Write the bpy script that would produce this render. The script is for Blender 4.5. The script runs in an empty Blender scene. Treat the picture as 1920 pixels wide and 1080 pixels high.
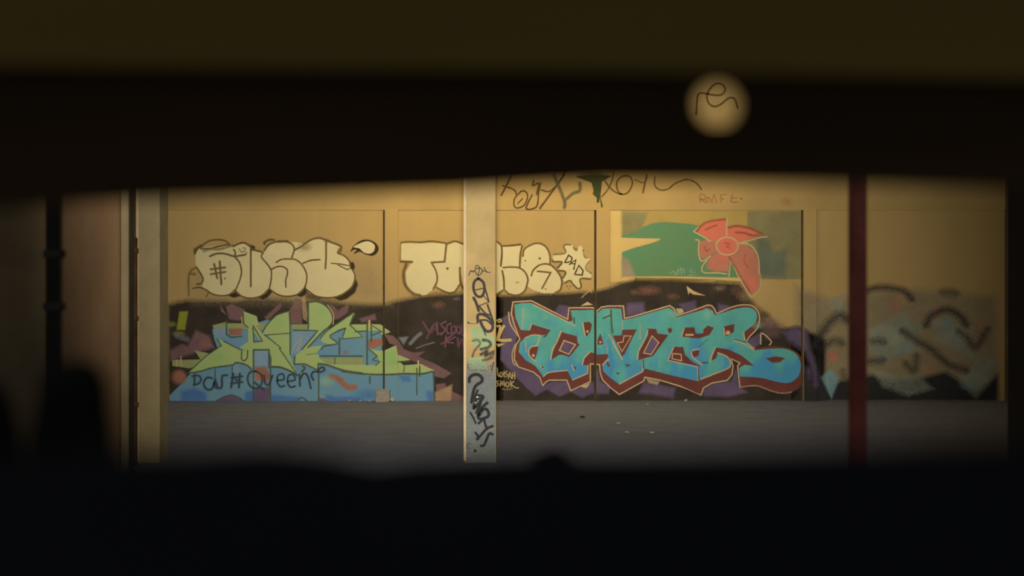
import bpy, bmesh, math, random
from mathutils import Vector, Matrix
from mathutils.geometry import tessellate_polygon
random.seed(7)
sc = bpy.context.scene
COL = sc.collection

# ------------------------------------------------------------------ camera, world, lights, exposure
F = 2400.0            # focal length in pixels of a 1920 px wide frame
H = 1.84              # eye height
DW = 2400.0 / 115.0   # distance of the painted wall (115 px per metre there)
DC = 13.5             # distance of the column row
cam_d = bpy.data.cameras.new('camera'); cam = bpy.data.objects.new('camera', cam_d); COL.objects.link(cam)
cam.location = (0, 0, H); cam.rotation_euler = (math.pi / 2, 0, 0)
cam_d.sensor_width = 36; cam_d.lens = 36 * F / 1920; cam_d.clip_start = 0.02; cam_d.clip_end = 200
cam_d.dof.use_dof = True; cam_d.dof.focus_distance = 18.0; cam_d.dof.aperture_fstop = 1.95
sc.camera = cam

w = bpy.data.worlds.new('dusk'); sc.world = w; w.use_nodes = True
bg = w.node_tree.nodes['Background']; bg.inputs['Color'].default_value = (0.86, 0.93, 1.0, 1); bg.inputs['Strength'].default_value = 0.105

def spot(name, loc, target, power, color, size_deg, radius):
    d = bpy.data.lights.new(name, 'SPOT'); o = bpy.data.objects.new(name, d); COL.objects.link(o)
    o.location = loc; d.energy = power; d.color = color; d.spot_size = math.radians(size_deg); d.spot_blend = 1.0
    d.shadow_soft_size = radius
    o.rotation_euler = (Vector(target) - Vector(loc)).to_track_quat('-Z', 'Y').to_euler()
    return o
FLOOD = Vector((-0.06, 2.5, 3.25)); FLOOD_T = Vector((0.05, DW, 2.2))
spot('added_flood_light', FLOOD, FLOOD_T, 5400, (1.0, 0.90, 0.72), 54, 0.10)  # added lamp out of view, lights the wall with a soft falloff
STRIP = Vector((0.2, DW - 2.0, 4.0)); STRIP_L = 6.2
ld = bpy.data.lights.new('added_strip_light', 'AREA'); lo = bpy.data.objects.new('added_strip_light', ld); COL.objects.link(lo)  # added light hidden behind the upper board, warms the top of the wall
ld.shape = 'RECTANGLE'; ld.size = STRIP_L; ld.size_y = 0.10; ld.energy = 57; ld.color = (1.0, 0.74, 0.35)
lo.location = STRIP - Vector((0, 0, 0.09)); lo.rotation_euler = (math.radians(38), 0, 0)

vs = sc.view_settings
vs.view_transform = 'Standard'; vs.look = 'None'; vs.gamma = 1; vs.use_curve_mapping = False; vs.exposure = 0.0
sc.cycles.transparent_max_bounces = 32

# ------------------------------------------------------------------ materials
def lin(c):
    c = c / 255.0
    return c / 12.92 if c <= 0.04045 else ((c + 0.055) / 1.055) ** 2.4
_m = {}
def mat(name, rgb, rough=0.85, noise=0.15, scale=6.0, bump=0.0, rgb2=None, metal=0.0, stretch=(1, 1, 1), lo_=0.35, hi_=0.7, alpha=False, emis=None):
    """procedural noise-mottled material; alpha=True feathers by the paint's 'alpha' attribute"""
    if name in _m: return _m[name]
    m = bpy.data.materials.new(name); m.use_nodes = True; nt = m.node_tree; nd = nt.nodes; b = nd['Principled BSDF']
    tc = nd.new('ShaderNodeNewGeometry'); mp = nd.new('ShaderNodeMapping'); mp.inputs['Scale'].default_value = stretch
    nt.links.new(tc.outputs['Position'], mp.inputs['Vector'])
    nz = nd.new('ShaderNodeTexNoise'); nz.inputs['Scale'].default_value = scale; nz.inputs['Detail'].default_value = 6; nz.inputs['Roughness'].default_value = 0.6
    nt.links.new(mp.outputs['Vector'], nz.inputs['Vector'])
    rp = nd.new('ShaderNodeValToRGB'); rp.color_ramp.elements[0].position = lo_; rp.color_ramp.elements[1].position = hi_
    c1 = tuple(max(0, x * (1 - noise)) for x in rgb); c2 = rgb2 or tuple(min(1, x * (1 + noise)) for x in rgb)
    rp.color_ramp.elements[0].color = (*c1, 1); rp.color_ramp.elements[1].color = (*c2, 1)
    nt.links.new(nz.outputs['Fac'], rp.inputs['Fac']); nt.links.new(rp.outputs['Color'], b.inputs['Base Color'])
    b.inputs['Roughness'].default_value = rough; b.inputs['Metallic'].default_value = metal
    b.inputs['Specular IOR Level'].default_value = 0.2
    if bump:
        bp = nd.new('ShaderNodeBump'); bp.inputs['Strength'].default_value = bump; bp.inputs['Distance'].default_value = 0.01
        nt.links.new(nz.outputs['Fac'], bp.inputs['Height']); nt.links.new(bp.outputs['Normal'], b.inputs['Normal'])
    if alpha:
        # thinning spray breaks up into fine speckles
        at = nd.new('ShaderNodeAttribute'); at.attribute_name = 'alpha'
        fl_ = nd.new('ShaderNodeVectorMath'); fl_.operation = 'MULTIPLY_ADD'; fl_.inputs[1].default_value = (380, 0, 380); fl_.inputs[2].default_value = (len(_m) * 37.0, 0, len(_m) * 11.0); nt.links.new(tc.outputs['Position'], fl_.inputs[0])
        f2 = nd.new('ShaderNodeVectorMath'); f2.operation = 'FLOOR'; nt.links.new(fl_.outputs[0], f2.inputs[0])
        wn_ = nd.new('ShaderNodeTexWhiteNoise'); wn_.noise_dimensions = '3D'; nt.links.new(f2.outputs[0], wn_.inputs['Vector'])
        lt = nd.new('ShaderNodeMath'); lt.operation = 'LESS_THAN'; nt.links.new(wn_.outputs['Value'], lt.inputs[0]); nt.links.new(at.outputs['Fac'], lt.inputs[1])
        nt.links.new(lt.outputs[0], b.inputs['Alpha'])
    if emis:
        b.inputs['Emission Color'].default_value = (*emis[0], 1); b.inputs['Emission Strength'].default_value = emis[1]
    _m[name] = m
    return m

def paint(name, r, g, b, y, noise=0.1, scale=3.0, rgb2=None, dim=1.0, **k):
    """spray paint whose colour in the room's light reads about (r, g, b)"""
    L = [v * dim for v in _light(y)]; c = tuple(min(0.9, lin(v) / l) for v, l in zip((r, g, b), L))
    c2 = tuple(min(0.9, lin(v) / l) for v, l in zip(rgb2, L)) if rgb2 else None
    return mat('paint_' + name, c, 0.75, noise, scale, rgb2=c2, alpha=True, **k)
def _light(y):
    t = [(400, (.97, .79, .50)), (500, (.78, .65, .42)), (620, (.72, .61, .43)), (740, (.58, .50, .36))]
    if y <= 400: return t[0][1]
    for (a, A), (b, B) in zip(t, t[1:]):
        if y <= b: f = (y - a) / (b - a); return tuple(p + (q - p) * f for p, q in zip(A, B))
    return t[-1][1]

def fade(name, top, bot, z0, z1, extra=None):
    """sprayed fade from one colour to another with cloudy edges"""
    m = mat(name, top, 0.7, 0.1, 3.0, alpha=True); nt = m.node_tree; nd = nt.nodes; b = nd['Principled BSDF']
    ge = nd.new('ShaderNodeNewGeometry'); sp = nd.new('ShaderNodeSeparateXYZ'); nt.links.new(ge.outputs['Position'], sp.inputs[0])
    nz = nd.new('ShaderNodeTexNoise'); nz.inputs['Scale'].default_value = 2.2; nz.inputs['Detail'].default_value = 2
    mp = nd.new('ShaderNodeMapping'); mp.inputs['Scale'].default_value = (1.6, 1, .7); nt.links.new(ge.outputs['Position'], mp.inputs[0]); nt.links.new(mp.outputs[0], nz.inputs['Vector'])
    ma = nd.new('ShaderNodeMath'); ma.operation = 'MULTIPLY_ADD'; ma.inputs[1].default_value = 2.4; nt.links.new(nz.outputs['Fac'], ma.inputs[0]); nt.links.new(sp.outputs['Z'], ma.inputs[2])
    mr = nd.new('ShaderNodeMapRange'); mr.interpolation_type = 'SMOOTHSTEP'
    mr.inputs['From Min'].default_value = z1 + 1.2; mr.inputs['From Max'].default_value = z0 + 1.2; nt.links.new(ma.outputs[0], mr.inputs['Value'])
    mx = nd.new('ShaderNodeMix'); mx.data_type = 'RGBA'; nt.links.new(mr.outputs[0], mx.inputs['Factor'])
    mx.inputs['A'].default_value = (*bot, 1)
    old = b.inputs['Base Color'].links[0].from_socket; nt.links.new(old, mx.inputs['B']); nt.links.new(mx.outputs['Result'], b.inputs['Base Color'])
    return m

# ------------------------------------------------------------------ helpers
def tag(o, label=None, cat=None, group=None, kind=None):
    if label: o['label'] = label
    if cat: o['category'] = cat
    if group: o['group'] = group
    if kind: o['kind'] = kind
    return o
def empty(name, loc):
    o = bpy.data.objects.new(name, None); COL.objects.link(o); o.location = loc; o.empty_display_size = 0.1
    return o
def obj(name, bm, m, parent=None, smooth=False):
    me = bpy.data.meshes.new(name); bm.normal_update(); bm.to_mesh(me); bm.free()
    me.materials.append(m)
    if smooth:
        for p in me.polygons: p.use_smooth = True
    o = bpy.data.objects.new(name, me); COL.objects.link(o)
    if parent: o.parent = parent
    return o
def box(bm, x0, x1, y0, y1, z0, z1, bevel=0.0):
    r = bmesh.ops.create_cube(bm, size=1.0)
    M = Matrix.Translation(((x0 + x1) / 2, (y0 + y1) / 2, (z0 + z1) / 2)) @ Matrix.Diagonal((x1 - x0, y1 - y0, z1 - z0, 1))
    bmesh.ops.transform(bm, matrix=M, verts=r['verts'])
    if bevel:
        es = list({e for v in r['verts'] for e in v.link_edges})
        bmesh.ops.bevel(bm, geom=es, offset=bevel, segments=2, affect='EDGES')
    return bm
def nbox(*a, **k): return box(bmesh.new(), *a, **k)
def cyl(bm, p0, p1, r0, r1=None, n=20):
    p0, p1 = Vector(p0), Vector(p1); d = p1 - p0
    M = Matrix.Translation((p0 + p1) / 2) @ d.to_track_quat('Z', 'Y').to_matrix().to_4x4()
    bmesh.ops.create_cone(bm, cap_ends=True, segments=n, radius1=r0, radius2=r0 if r1 is None else r1, depth=d.length, matrix=M)
    return bm
def X(px, d=DW): return (px - 960) * d / F
def Z(py, d=DW): return H + (540 - py) * d / F

# ------------------------------------------------------------------ the hall: floor, walls, ceiling
M_floor = mat('concrete_floor', (.24, .26, .35), 0.85, 0.10, 2.5, 0.15)
M_wall = mat('ochre_wall_paint', (.60, .43, .18), 0.8, 0.06, 1.3, 0.06, stretch=(1, 1, .35))
M_beam = mat('ochre_beam_paint', (.57, .41, .17), 0.8, 0.08, 1.5, 0.06)
M_ceil = mat('ceiling_board', (.35, .30, .22), 0.9, 0.12, 1.0)
M_brown = mat('rusty_brown_panel', (.33, .20, .105), 0.8, 0.25, 1.6, 0.1, stretch=(1, 1, .3))
M_dark = mat('dark_steel', (.035, .03, .024), 0.6, 0.3, 4)
M_conc = mat('pale_concrete', (.49, .36, .165), 0.85, 0.12, 3.5, 0.2)

tag(obj('floor', nbox(-9.5, 11, -3.0, DW + .3, -.2, 0), M_floor), kind='structure')
tag(obj('ceiling', nbox(-9.5, 11, 1.06, DW + .3, 6.0, 6.2), M_ceil), kind='structure')

PROUD = 0.05; GAP = 0.07
PIL = [(722, 747), (1118, 1143), (1506, 1530)]
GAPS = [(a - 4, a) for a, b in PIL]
XCUT = sorted([v for p in PIL + GAPS for v in p]); YB = 394
def wall_off(px, py):
    """how far the wall stands proud of its panels (metres, towards the camera) at this place"""
    if py < YB: return PROUD * .5
    for a, b in PIL:
        if a <= px < b: return PROUD
    for a, b in GAPS:
        if a <= px < b: return -GAP
    return 0.0
back = tag(obj('wall_back', nbox(-9.5, X(1884), DW + GAP, DW + .3, 0, 6.0), M_wall), kind='structure')
edges = [-160, 718, 747, 1114, 1143, 1502, 1530, 1884]
for i in range(0, 8, 2):
    obj('wall_panel', nbox(X(edges[i]), X(edges[i + 1]), DW, DW + GAP + .01, 0, Z(YB) + .02), M_wall, back)
for a, b in PIL:
    obj('pilaster', nbox(X(a), X(b), DW - PROUD, DW + GAP + .01, 0, Z(YB) + .02, bevel=.006), M_wall, back)
for a, b in GAPS: obj('seam_shadow', nbox(X(a) + .002, X(b) - .002, DW + .012, DW + GAP + .01, 0, Z(YB)), mat('painted_seam_shadow', (.10, .075, .038), .9, .3, 8), back)  # dark strips put the shadow beside each pilaster into colour
obj('lintel_beam', nbox(-9.5, X(1884), DW - PROUD * .5, DW + GAP + .01, Z(YB), 6.0), M_beam, back)
tag(obj('wall_right', nbox(X(1884) + .01, X(1884) + .3, 9.0, DW + .3, 0, 6.0), mat('dark_side_wall', (.16, .13, .09), .9, .2, 1.5)), kind='structure')  # even dark brown over the whole side wall

# brown partition at the left, behind the column row
DP = 11.0
pl = tag(obj('wall_left', nbox(-9.5, X(244, DP), DP, DP + .12, 0, 6.0), M_dark), kind='structure')
for a, b in [(-420, -210), (-205, 88), (108, 226), (228, 242)]:
    obj('panel', nbox(X(a, DP), X(b, DP), DP - .03, DP + .01, 0.05, 5.9, bevel=.008), mat('brightened_brown_panel', (.44, .30, .15), .8, .2, 1.6, .1) if b < 100 else M_brown if b < 230 else mat('tan_edge_board', (.40, .31, .18), .8, .15, 2), pl)  # leftmost panels coloured lighter to make up for weak lamp light there

# ------------------------------------------------------------------ columns, posts and pipe
def column(px0, px1, label, M, strip=True, DC=DC):
    x0, x1 = X(px0, DC), X(px1, DC); cx = (x0 + x1) / 2
    t = tag(empty('concrete_column', (cx, DC + .17, 0)), label, 'column')
    hw = (x1 - x0) / 2
    bm = bmesh.new(); n = 60
    rnd = random.Random(px0)
    # shaft with chipped arrises
    rings = []
    for i in range(n + 1):
        z = 6.0 * i / n; c = .012 + .012 * rnd.random() * (rnd.random() > .5); c2 = .008 + .008 * rnd.random()
        ring = [(-hw + c, -.17), (hw - c2, -.17), (hw, -.17 + c2), (hw, .17), (-hw, .17), (-hw, -.17 + c)]
        rings.append([bm.verts.new((x, y, z)) for x, y in ring])
    for a, b in zip(rings, rings[1:]):
        for j in range(6): bm.faces.new((a[j], a[(j + 1) % 6], b[(j + 1) % 6], b[j]))
    bm.faces.new(rings[0][::-1]); bm.faces.new(rings[-1])
    obj('shaft', bm, M, t)
    if strip:
        obj('pale_edge_strip', nbox(-hw - .004, -hw + .022, -.178, -.14, .02, 5.9, bevel=.004), mat('pale_edge_tone', (.62, .50, .32), .6, .15, 5), t)  # pale strip along the left front edge
    return t
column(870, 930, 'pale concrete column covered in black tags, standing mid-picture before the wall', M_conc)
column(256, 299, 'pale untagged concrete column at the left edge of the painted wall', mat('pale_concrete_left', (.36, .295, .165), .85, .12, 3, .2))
column(1942, 2060, 'dark column at the far right edge of the picture', mat('dark_column_tone', (.07, .055, .035), .9, .3, 2), False, 6.0)  # even dark brown over the whole column

pc = tag(empty('drain_pipe', (X(249, 13.3), 13.3, 0)), 'dark rust-brown pipe running up the left side of the untagged column', 'pipe')
mp_ = mat('rust_pipe', (.12, .055, .03), .7, .5, 5, .2)
obj('pipe', cyl(bmesh.new(), (0, 0, 0), (0, 0, Z(446, 13.3)), .048), mp_, pc, True)
for z in (.6, 1.5, 2.2): obj('clamp', cyl(bmesh.new(), (0, 0, z), (0, 0, z + .05), .058), mp_, pc, True)
bp_ = tag(empty('steel_post', (X(102, 4.5), 4.5, 0)), 'thin black steel post standing before the brown partition', 'post')
obj('shaft', nbox(-.022, .022, -.022, .022, 0, 6.0, bevel=.004), M_dark, bp_)
for z in (1.945, 1.76): obj('bracket', nbox(-.032, .032, -.028, .028, z, z + .03, bevel=.004), mat('grey_bracket', (.09, .08, .065), .7, .2, 3), bp_)
obj('base_plate', nbox(-.08, .08, -.08, .08, 0, .012, bevel=.003), M_dark, bp_)

DR = 4.2
rp_ = tag(empty('red_pole', (X(1608, DR), DR, 0)), 'round dark red steel pole standing close by at the right', 'pole')
M_red = mat('dark_red_paint', (.80, .21, .14), .5, .25, 8)
obj('shaft', cyl(bmesh.new(), (0, 0, 0), (0, 0, 6.0), .030, n=28), M_red, rp_, True)
obj('base_plate', nbox(-.09, .09, -.09, .09, 0, .012, bevel=.003), M_red, rp_)
for sx in (-1, 1):
    for sy in (-1, 1):
        obj('bolt', cyl(bmesh.new(), (sx * .065, sy * .065, .012), (sx * .065, sy * .065, .03), .01, n=6), M_dark, rp_)

# ------------------------------------------------------------------ housings of the two added, unseen lamps
fl = tag(empty('added_flood_lamp', FLOOD), 'added unseen black floodlight on a ceiling rod above the board fence', 'lamp')
d = (FLOOD_T - FLOOD).normalized(); q = d.to_track_quat('Z', 'Y').to_matrix().to_4x4()
def shell(r0, r1, depth, z0):
    bm = bmesh.new(); bmesh.ops.create_cone(bm, cap_ends=False, segments=32, radius1=r0, radius2=r1, depth=depth, matrix=q @ Matrix.Translation((0, 0, z0)))
    bmesh.ops.solidify(bm, geom=bm.faces[:], thickness=.006); return bm
obj('housing', shell(.13, .20, .30, -.05), M_dark, fl, True)
bm = bmesh.new(); bmesh.ops.create_cone(bm, cap_ends=True, segments=32, radius1=.09, radius2=.13, depth=.08, matrix=q @ Matrix.Translation((0, 0, -.25))); obj('back_cap', bm, M_dark, fl, True)
obj('rod', cyl(bmesh.new(), (0, -.25, .05), (0, -.25, 6.0 - FLOOD.z), .015), M_dark, fl, True)

sl = tag(empty('added_strip_lamp', STRIP), 'added unseen long hooded strip lamp on wall arms above the painted wall', 'lamp')
bm = bmesh.new(); hl = STRIP_L / 2 + .05
prof = [(-.10, -.10), (-.09, .0), (-.03, .05), (.05, .05), (.10, .0)]
a = [bm.verts.new((-hl, y, z)) for y, z in prof]; b = [bm.verts.new((hl, y, z)) for y, z in prof]
for j in range(len(prof) - 1): bm.faces.new((a[j], a[j + 1], b[j + 1], b[j]))
bmesh.ops.solidify(bm, geom=bm.faces[:], thickness=.008)
obj('hood', bm, mat('hood_metal', (.12, .11, .09), .5, .2, 4), sl)
obj('tube', cyl(bmesh.new(), (-hl + .1, 0, -.03), (hl - .1, 0, -.03), .02), mat('warm_tube', (.9, .8, .5), .4, .02, emis=((1, .7, .25), 1.5)), sl, True)
for x in (-2.7, -0.9, 0.9, 2.7):
    obj('arm', cyl(bmesh.new(), (x, .04, .05), (x, 2.0 - PROUD * .5, .12), .018), M_dark, sl, True)

# ------------------------------------------------------------------ paint: strokes and fills traced in wall pixels, laid on the wall's relief
def crom(pts, closed, n=6):
    P = [Vector(p) for p in pts]; N = len(P); out = []
    if N < 3: return P
    rng = range(N if closed else N - 1)
    for i in rng:
        p1, p2 = P[i], P[(i + 1) % N]
        p0 = P[(i - 1) % N] if closed or i > 0 else p1 * 2 - p2
        p3 = P[(i + 2) % N] if closed or i + 2 < N else p2 * 2 - p1
        for k in range(n):
            t = k / n
            out.append(.5 * ((2 * p1) + (p2 - p0) * t + (2 * p0 - 5 * p1 + 4 * p2 - p3) * t * t + (3 * p1 - p0 - 3 * p2 + p3) * t ** 3))
    if not closed: out.append(P[-1])
    return out
def _norms(P, closed):
    N = len(P); out = []
    for i in range(N):
        a = P[i - 1] if closed or i > 0 else P[i]; b = P[(i + 1) % N] if closed or i < N - 1 else P[i]
        d1 = (P[i] - a); d2 = (b - P[i])
        d1 = d1.normalized() if d1.length > 1e-6 else d2.normalized(); d2 = d2.normalized() if d2.length > 1e-6 else d1
        n1 = Vector((-d1.y, d1.x)); n2 = Vector((-d2.y, d2.x)); n = n1 + n2
        n = n.normalized() if n.length > 1e-4 else n1
        out.append(n * min(1.6, 1 / max(.4, n.dot(n1))))
    return out
def stroke(pts, w=3.0, soft=1.2, smooth=True, closed=False, a=1.0, taper=False):
    """sprayed line: solid core, feathered sides"""
    P = crom(pts, closed) if smooth else [Vector(p) for p in pts]
    Nn = _norms(P, closed); V = []; A = []; Fc = []; N = len(P); h = w / 2
    for i, (p, n) in enumerate(zip(P, Nn)):
        k = 1.0
        if taper: k = .25 + .75 * math.sin(math.pi * min(1, max(0, i / (N - 1)))) ** .7
        for o, al in ((-h - soft, 0), (-max(.05, h - soft * .3), a), (max(.05, h - soft * .3), a), (h + soft, 0)):
            V.append(p + n * o * k); A.append(al)
    for i in range(N if closed else N - 1):
        j = (i + 1) % N
        for k in range(3): Fc.append((4 * i + k, 4 * i + k + 1, 4 * j + k + 1, 4 * j + k))
    if not closed:      # round-ish feathered ends
        for i, s in ((0, -1), (N - 1, 1)):
            t = (P[1] - P[0]) if i == 0 else (P[-1] - P[-2]); t = t.normalized() * (h + soft) * s
            b = len(V); V += [P[i] - Nn[i] * h * .7 + t * .8, P[i] + Nn[i] * h * .7 + t * .8]; A += [0, 0]
            Fc.append((4 * i, 4 * i + 1, b)); Fc.append((4 * i + 1, 4 * i + 2, b + 1, b)); Fc.append((4 * i + 2, 4 * i + 3, b + 1))
    return V, Fc, A
def fill(pts, soft=1.0, smooth=False, a=1.0):
    P = crom(pts, True) if smooth else [Vector(p) for p in pts]
    area = sum(P[i - 1].x * P[i].y - P[i].x * P[i - 1].y for i in range(len(P)))
    if area < 0: P = P[::-1]
    Nn = _norms(P, True)                       # points inward for this orientation
    tris = tessellate_polygon([[Vector((p.x, p.y, 0)) for p in P]])
    V = [p + n * soft * .3 for p, n in zip(P, Nn)]; A = [a] * len(P); Fc = [tuple(t) for t in tris]
    N = len(P)
    V += [p - n * soft for p, n in zip(P, Nn)]; A += [0] * N
    for i in range(N):
        j = (i + 1) % N; Fc.append((i, j, N + j, N + i))
    return V, Fc, A
def blob(cx, cy, rx, ry, a=1.0, core=.25, rot=0, n=20):
    """soft round puff of paint"""
    V = [Vector((cx, cy))]; A = [a]; Fc = []; cr, sr = math.cos(rot), math.sin(rot)
    for k, al in ((core, a), ((core + 1) / 2, a * .45), (1, 0)):
        for i in range(n):
            t = 2 * math.pi * i / n; x, y = rx * k * math.cos(t), ry * k * math.sin(t)
            V.append(Vector((cx + x * cr - y * sr, cy + x * sr + y * cr))); A.append(al)
    for i in range(n):
        j = (i + 1) % n; Fc.append((0, 1 + i, 1 + j))
        for r in (0, 1): Fc.append((1 + r * n + i, 1 + (r + 1) * n + i, 1 + (r + 1) * n + j, 1 + r * n + j))
    return V, Fc, A
def dot(x, y, r): return fill([(x + r * math.cos(t * math.pi / 5), y + r * math.sin(t * math.pi / 5)) for t in range(10)], .7)

class Piece:
    def __init__(s, name, label, cat='graffiti', group=None, depth=DW, base=0, relief=True):
        s.name, s.label, s.cat, s.group, s.d, s.n, s.relief, s.parts = name, label, cat, group, depth, base, relief, []
    def add(s, name, m, *shapes, label=None):
        s.n += 1; s.parts.append((name, m, shapes, s.n, label)); return s
    def build(s):
        pts = [v for p in s.parts for sh in p[2] for v in sh[0]]
        cx = (min(v.x for v in pts) + max(v.x for v in pts)) / 2; by = max(v.y for v in pts)
        root = tag(empty(s.name, (X(cx, s.d), s.d, Z(by, s.d))), s.label, s.cat, s.group)
        flat = [(name, m, sh, lay + i / (len(shapes) + 1), label) for name, m, shapes, lay, label in s.parts for i, sh in enumerate(shapes)]
        for name, m, (V, Fc, A), lay, label in flat:
            bm = bmesh.new(); la = bm.verts.layers.float.new('alpha'); lf = bm.verts.layers.float.new('off'); vs_ = []
            for v, al in zip(V, A):
                bv = bm.verts.new((v.x, v.y, 0)); bv[la] = al; bv[lf] = .0002 + lay * .00007; vs_.append(bv)
            for f in Fc:
                if len(set(f)) < 3: continue
                try: bm.faces.new([vs_[k] for k in f])
                except ValueError: pass
            xs = [v.co.x for v in bm.verts]; ys = [v.co.y for v in bm.verts]
            if s.relief:
                cuts = [((c, 0, 0), (1, 0, 0)) for c in XCUT if min(xs) < c < max(xs)]
                if min(ys) < YB < max(ys): cuts.append(((0, YB, 0), (0, 1, 0)))
                for co, no in cuts:
                    bmesh.ops.bisect_plane(bm, geom=bm.verts[:] + bm.edges[:] + bm.faces[:], plane_co=co, plane_no=no, dist=1e-4)
            else:
                for c_, n_ in ((871.5, -1), (928.5, 1)):
                    bmesh.ops.bisect_plane(bm, geom=bm.verts[:] + bm.edges[:] + bm.faces[:], plane_co=(c_, 0, 0), plane_no=(n_, 0, 0), dist=1e-4, clear_outer=True)
            bm.verts.index_update()
            key = {}; V3 = []; A3 = []; F3 = []
            for f in bm.faces:
                c = f.calc_center_median(); rel = wall_off(c.x, c.y) if s.relief else 0.0; idx = []
                if rel < 0: continue
                for v in f.verts:
                    k = (v.index, rel)
                    if k not in key:
                        key[k] = len(V3)
                        V3.append((X(v.co.x, s.d) - root.location.x, -rel - v[lf], Z(v.co.y, s.d) - root.location.z)); A3.append(v[la])
                    idx.append(key[k])
                # face the camera (-Y)
                p, q_, r = (Vector(V3[t]) for t in idx[:3])
                F3.append(idx if (q_ - p).cross(r - p).y < 0 else idx[::-1])
            bm.free()
            me = bpy.data.meshes.new(name); me.from_pydata(V3, [], F3); me.materials.append(m)
            at = me.attributes.new('alpha', 'FLOAT', 'POINT'); at.data.foreach_set('value', A3)
            o = bpy.data.objects.new(name, me); COL.objects.link(o); o.parent = root
            if label: o['label'] = label
        return root
def R(x0, y0, k): return lambda *pts: [(x0 + x / k, y0 + y / k) for x, y in pts]
rA = R(340, 430, 7.715); rB = R(520, 430, 7.715); rC = R(310, 550, 5.145); rD = R(480, 550, 5.145); rE = R(640, 550, 5.142)
rF = R(920, 440, 8.31); rG = R(940, 550, 5.145); rH = R(1100, 550, 5.141); rI = R(1290, 550, 5.141); rJ = R(1140, 390, 6.0)
rK = R(1280, 400, 6.753); rL = R(920, 320, 5.333); rM = R(860, 480, 5.4); rN = R(860, 670, 5.146); rQ = R(640, 420, 5.4)
rV = R(1480, 500, 3.6); rW = R(1200, 100, 4.153)
S = lambda f, *pts, **k: stroke(f(*pts), **k)
FL = lambda f, *pts, **k: fill(f(*pts), **k)

P_black = paint('black', 60, 48, 24, 500, .2)
P_line = paint('thin_black', 108, 84, 40, 500, .25)
P_back = paint('backdrop_black', 58, 48, 35, 620, .28, 2.5)
P_cream = paint('cream', 214, 188, 122, 500, .04, 4)
P_creamline = paint('cream_line', 194, 158, 106, 640, .08, 4)
P_green = paint('lime_green', 158, 164, 94, 640, .05, 2.0, rgb2=(148, 164, 92), dim=.92)
P_blue = paint('sky_blue', 96, 126, 124, 700, .1, 2.2, rgb2=(86, 116, 124), dim=.82)
P_teal_c = (.14, .56, .56); P_blue_c = (.09, .42, .76)
P_teal = fade('paint_teal_fade', P_teal_c, P_blue_c, Z(650), Z(702))
P_maroon = paint('maroon', 102, 54, 42, 690, .12)
P_purple = paint('purple', 92, 74, 86, 690, .2, 2.5)
P_mauve = paint('mauve', 112, 80, 70, 620, .12, dim=.9)
P_orange = paint('orange', 142, 92, 64, 640, .15, dim=.9)
P_yellow = paint('yellow_green', 140, 138, 40, 600, .1)
P_grey = paint('spray_grey', 118, 112, 100, 620, .15)
P_outl = paint('dark_teal_line', 78, 84, 58, 640, .2)
P_tan = paint('tan', 176, 140, 84, 560, .08)

# --- sprayed black backdrops
bk = Piece('painted_backdrop', 'black sprayed backdrop with mauve flames around the lime and blue lettering', 'graffiti')
bk.add('black_field', P_back, fill([(317, 573), (350, 566), (420, 566), (470, 562), (520, 563), (560, 566), (600, 562), (640, 570), (690, 573), (722, 573), (747, 566), (800, 556), (850, 553), (900, 552), (935, 553), (935, 752), (317, 752)], 9))
bk.add('overspray', P_tan, blob(440, 560, 26, 9, .7), blob(560, 560, 22, 7, .5), blob(745, 552, 30, 8, .35))
bk.add('mauve_flame', P_mauve,
       FL(rC, (590, 130), (640, 110), (760, 160), (760, 240), (700, 260), (620, 240), soft=3), FL(rC, (530, 110), (590, 210), (540, 170), soft=2),
       FL(rD, (90, 230), (240, 90), (230, 140), (110, 260), soft=3), FL(rD, (330, 160), (390, 50), (430, 60), (440, 290), (340, 290), soft=3),
       FL(rD, (720, 110), (790, 170), (890, 110), (880, 180), (800, 240), (740, 250), soft=3), FL(rE, (180, 245), (320, 205), (330, 250), (200, 275), soft=3),
       FL(rC, (300, 370), (420, 420), (460, 520), (300, 560), (60, 640), (50, 560), (160, 500), (220, 520), soft=5))
bk.add('mauve_bolt', P_mauve, FL(rE, (420, 395), (500, 410), (545, 450), (600, 540), (690, 575), (805, 560), (740, 610), (800, 640), (900, 680), (1058, 770), (990, 815), (905, 800), (885, 745), (770, 680), (665, 640), (545, 590), (535, 500), (470, 480), soft=1.5),
       FL(rE, (1060, 945), (1180, 1000), (1195, 1035), (1045, 1035), soft=1.5), FL(rE, (915, 880), (1000, 870), (1010, 930), (920, 950), soft=2))
bk.add('lime_dash', P_yellow, FL(rC, (140, 180), (215, 178), (185, 350), (115, 345), soft=2.5), blob(322, 608, 12, 7, .6), blob(335, 625, 16, 7, .5))
bk.add('grey_streak', P_grey, FL(rE, (560, 430), (640, 420), (600, 490), soft=3), S(rE, (770, 385), (720, 425), (660, 490), w=5, soft=2), S(rE, (895, 473), (800, 500), (720, 530), w=1.5, soft=1), S(rC, (100, 400), (220, 450), w=7, soft=4, a=.6), blob(857, 560, 10, 5, .4))
bk.add('peach_patch', paint('peach', 150, 115, 78, 740, .15), FL(rE, (912, 960), (1060, 890), (1050, 1035), (910, 1035), soft=4))
bk.add('rust_puff', P_orange, blob(822, 572, 16, 10, .35))
bk.build()

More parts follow.
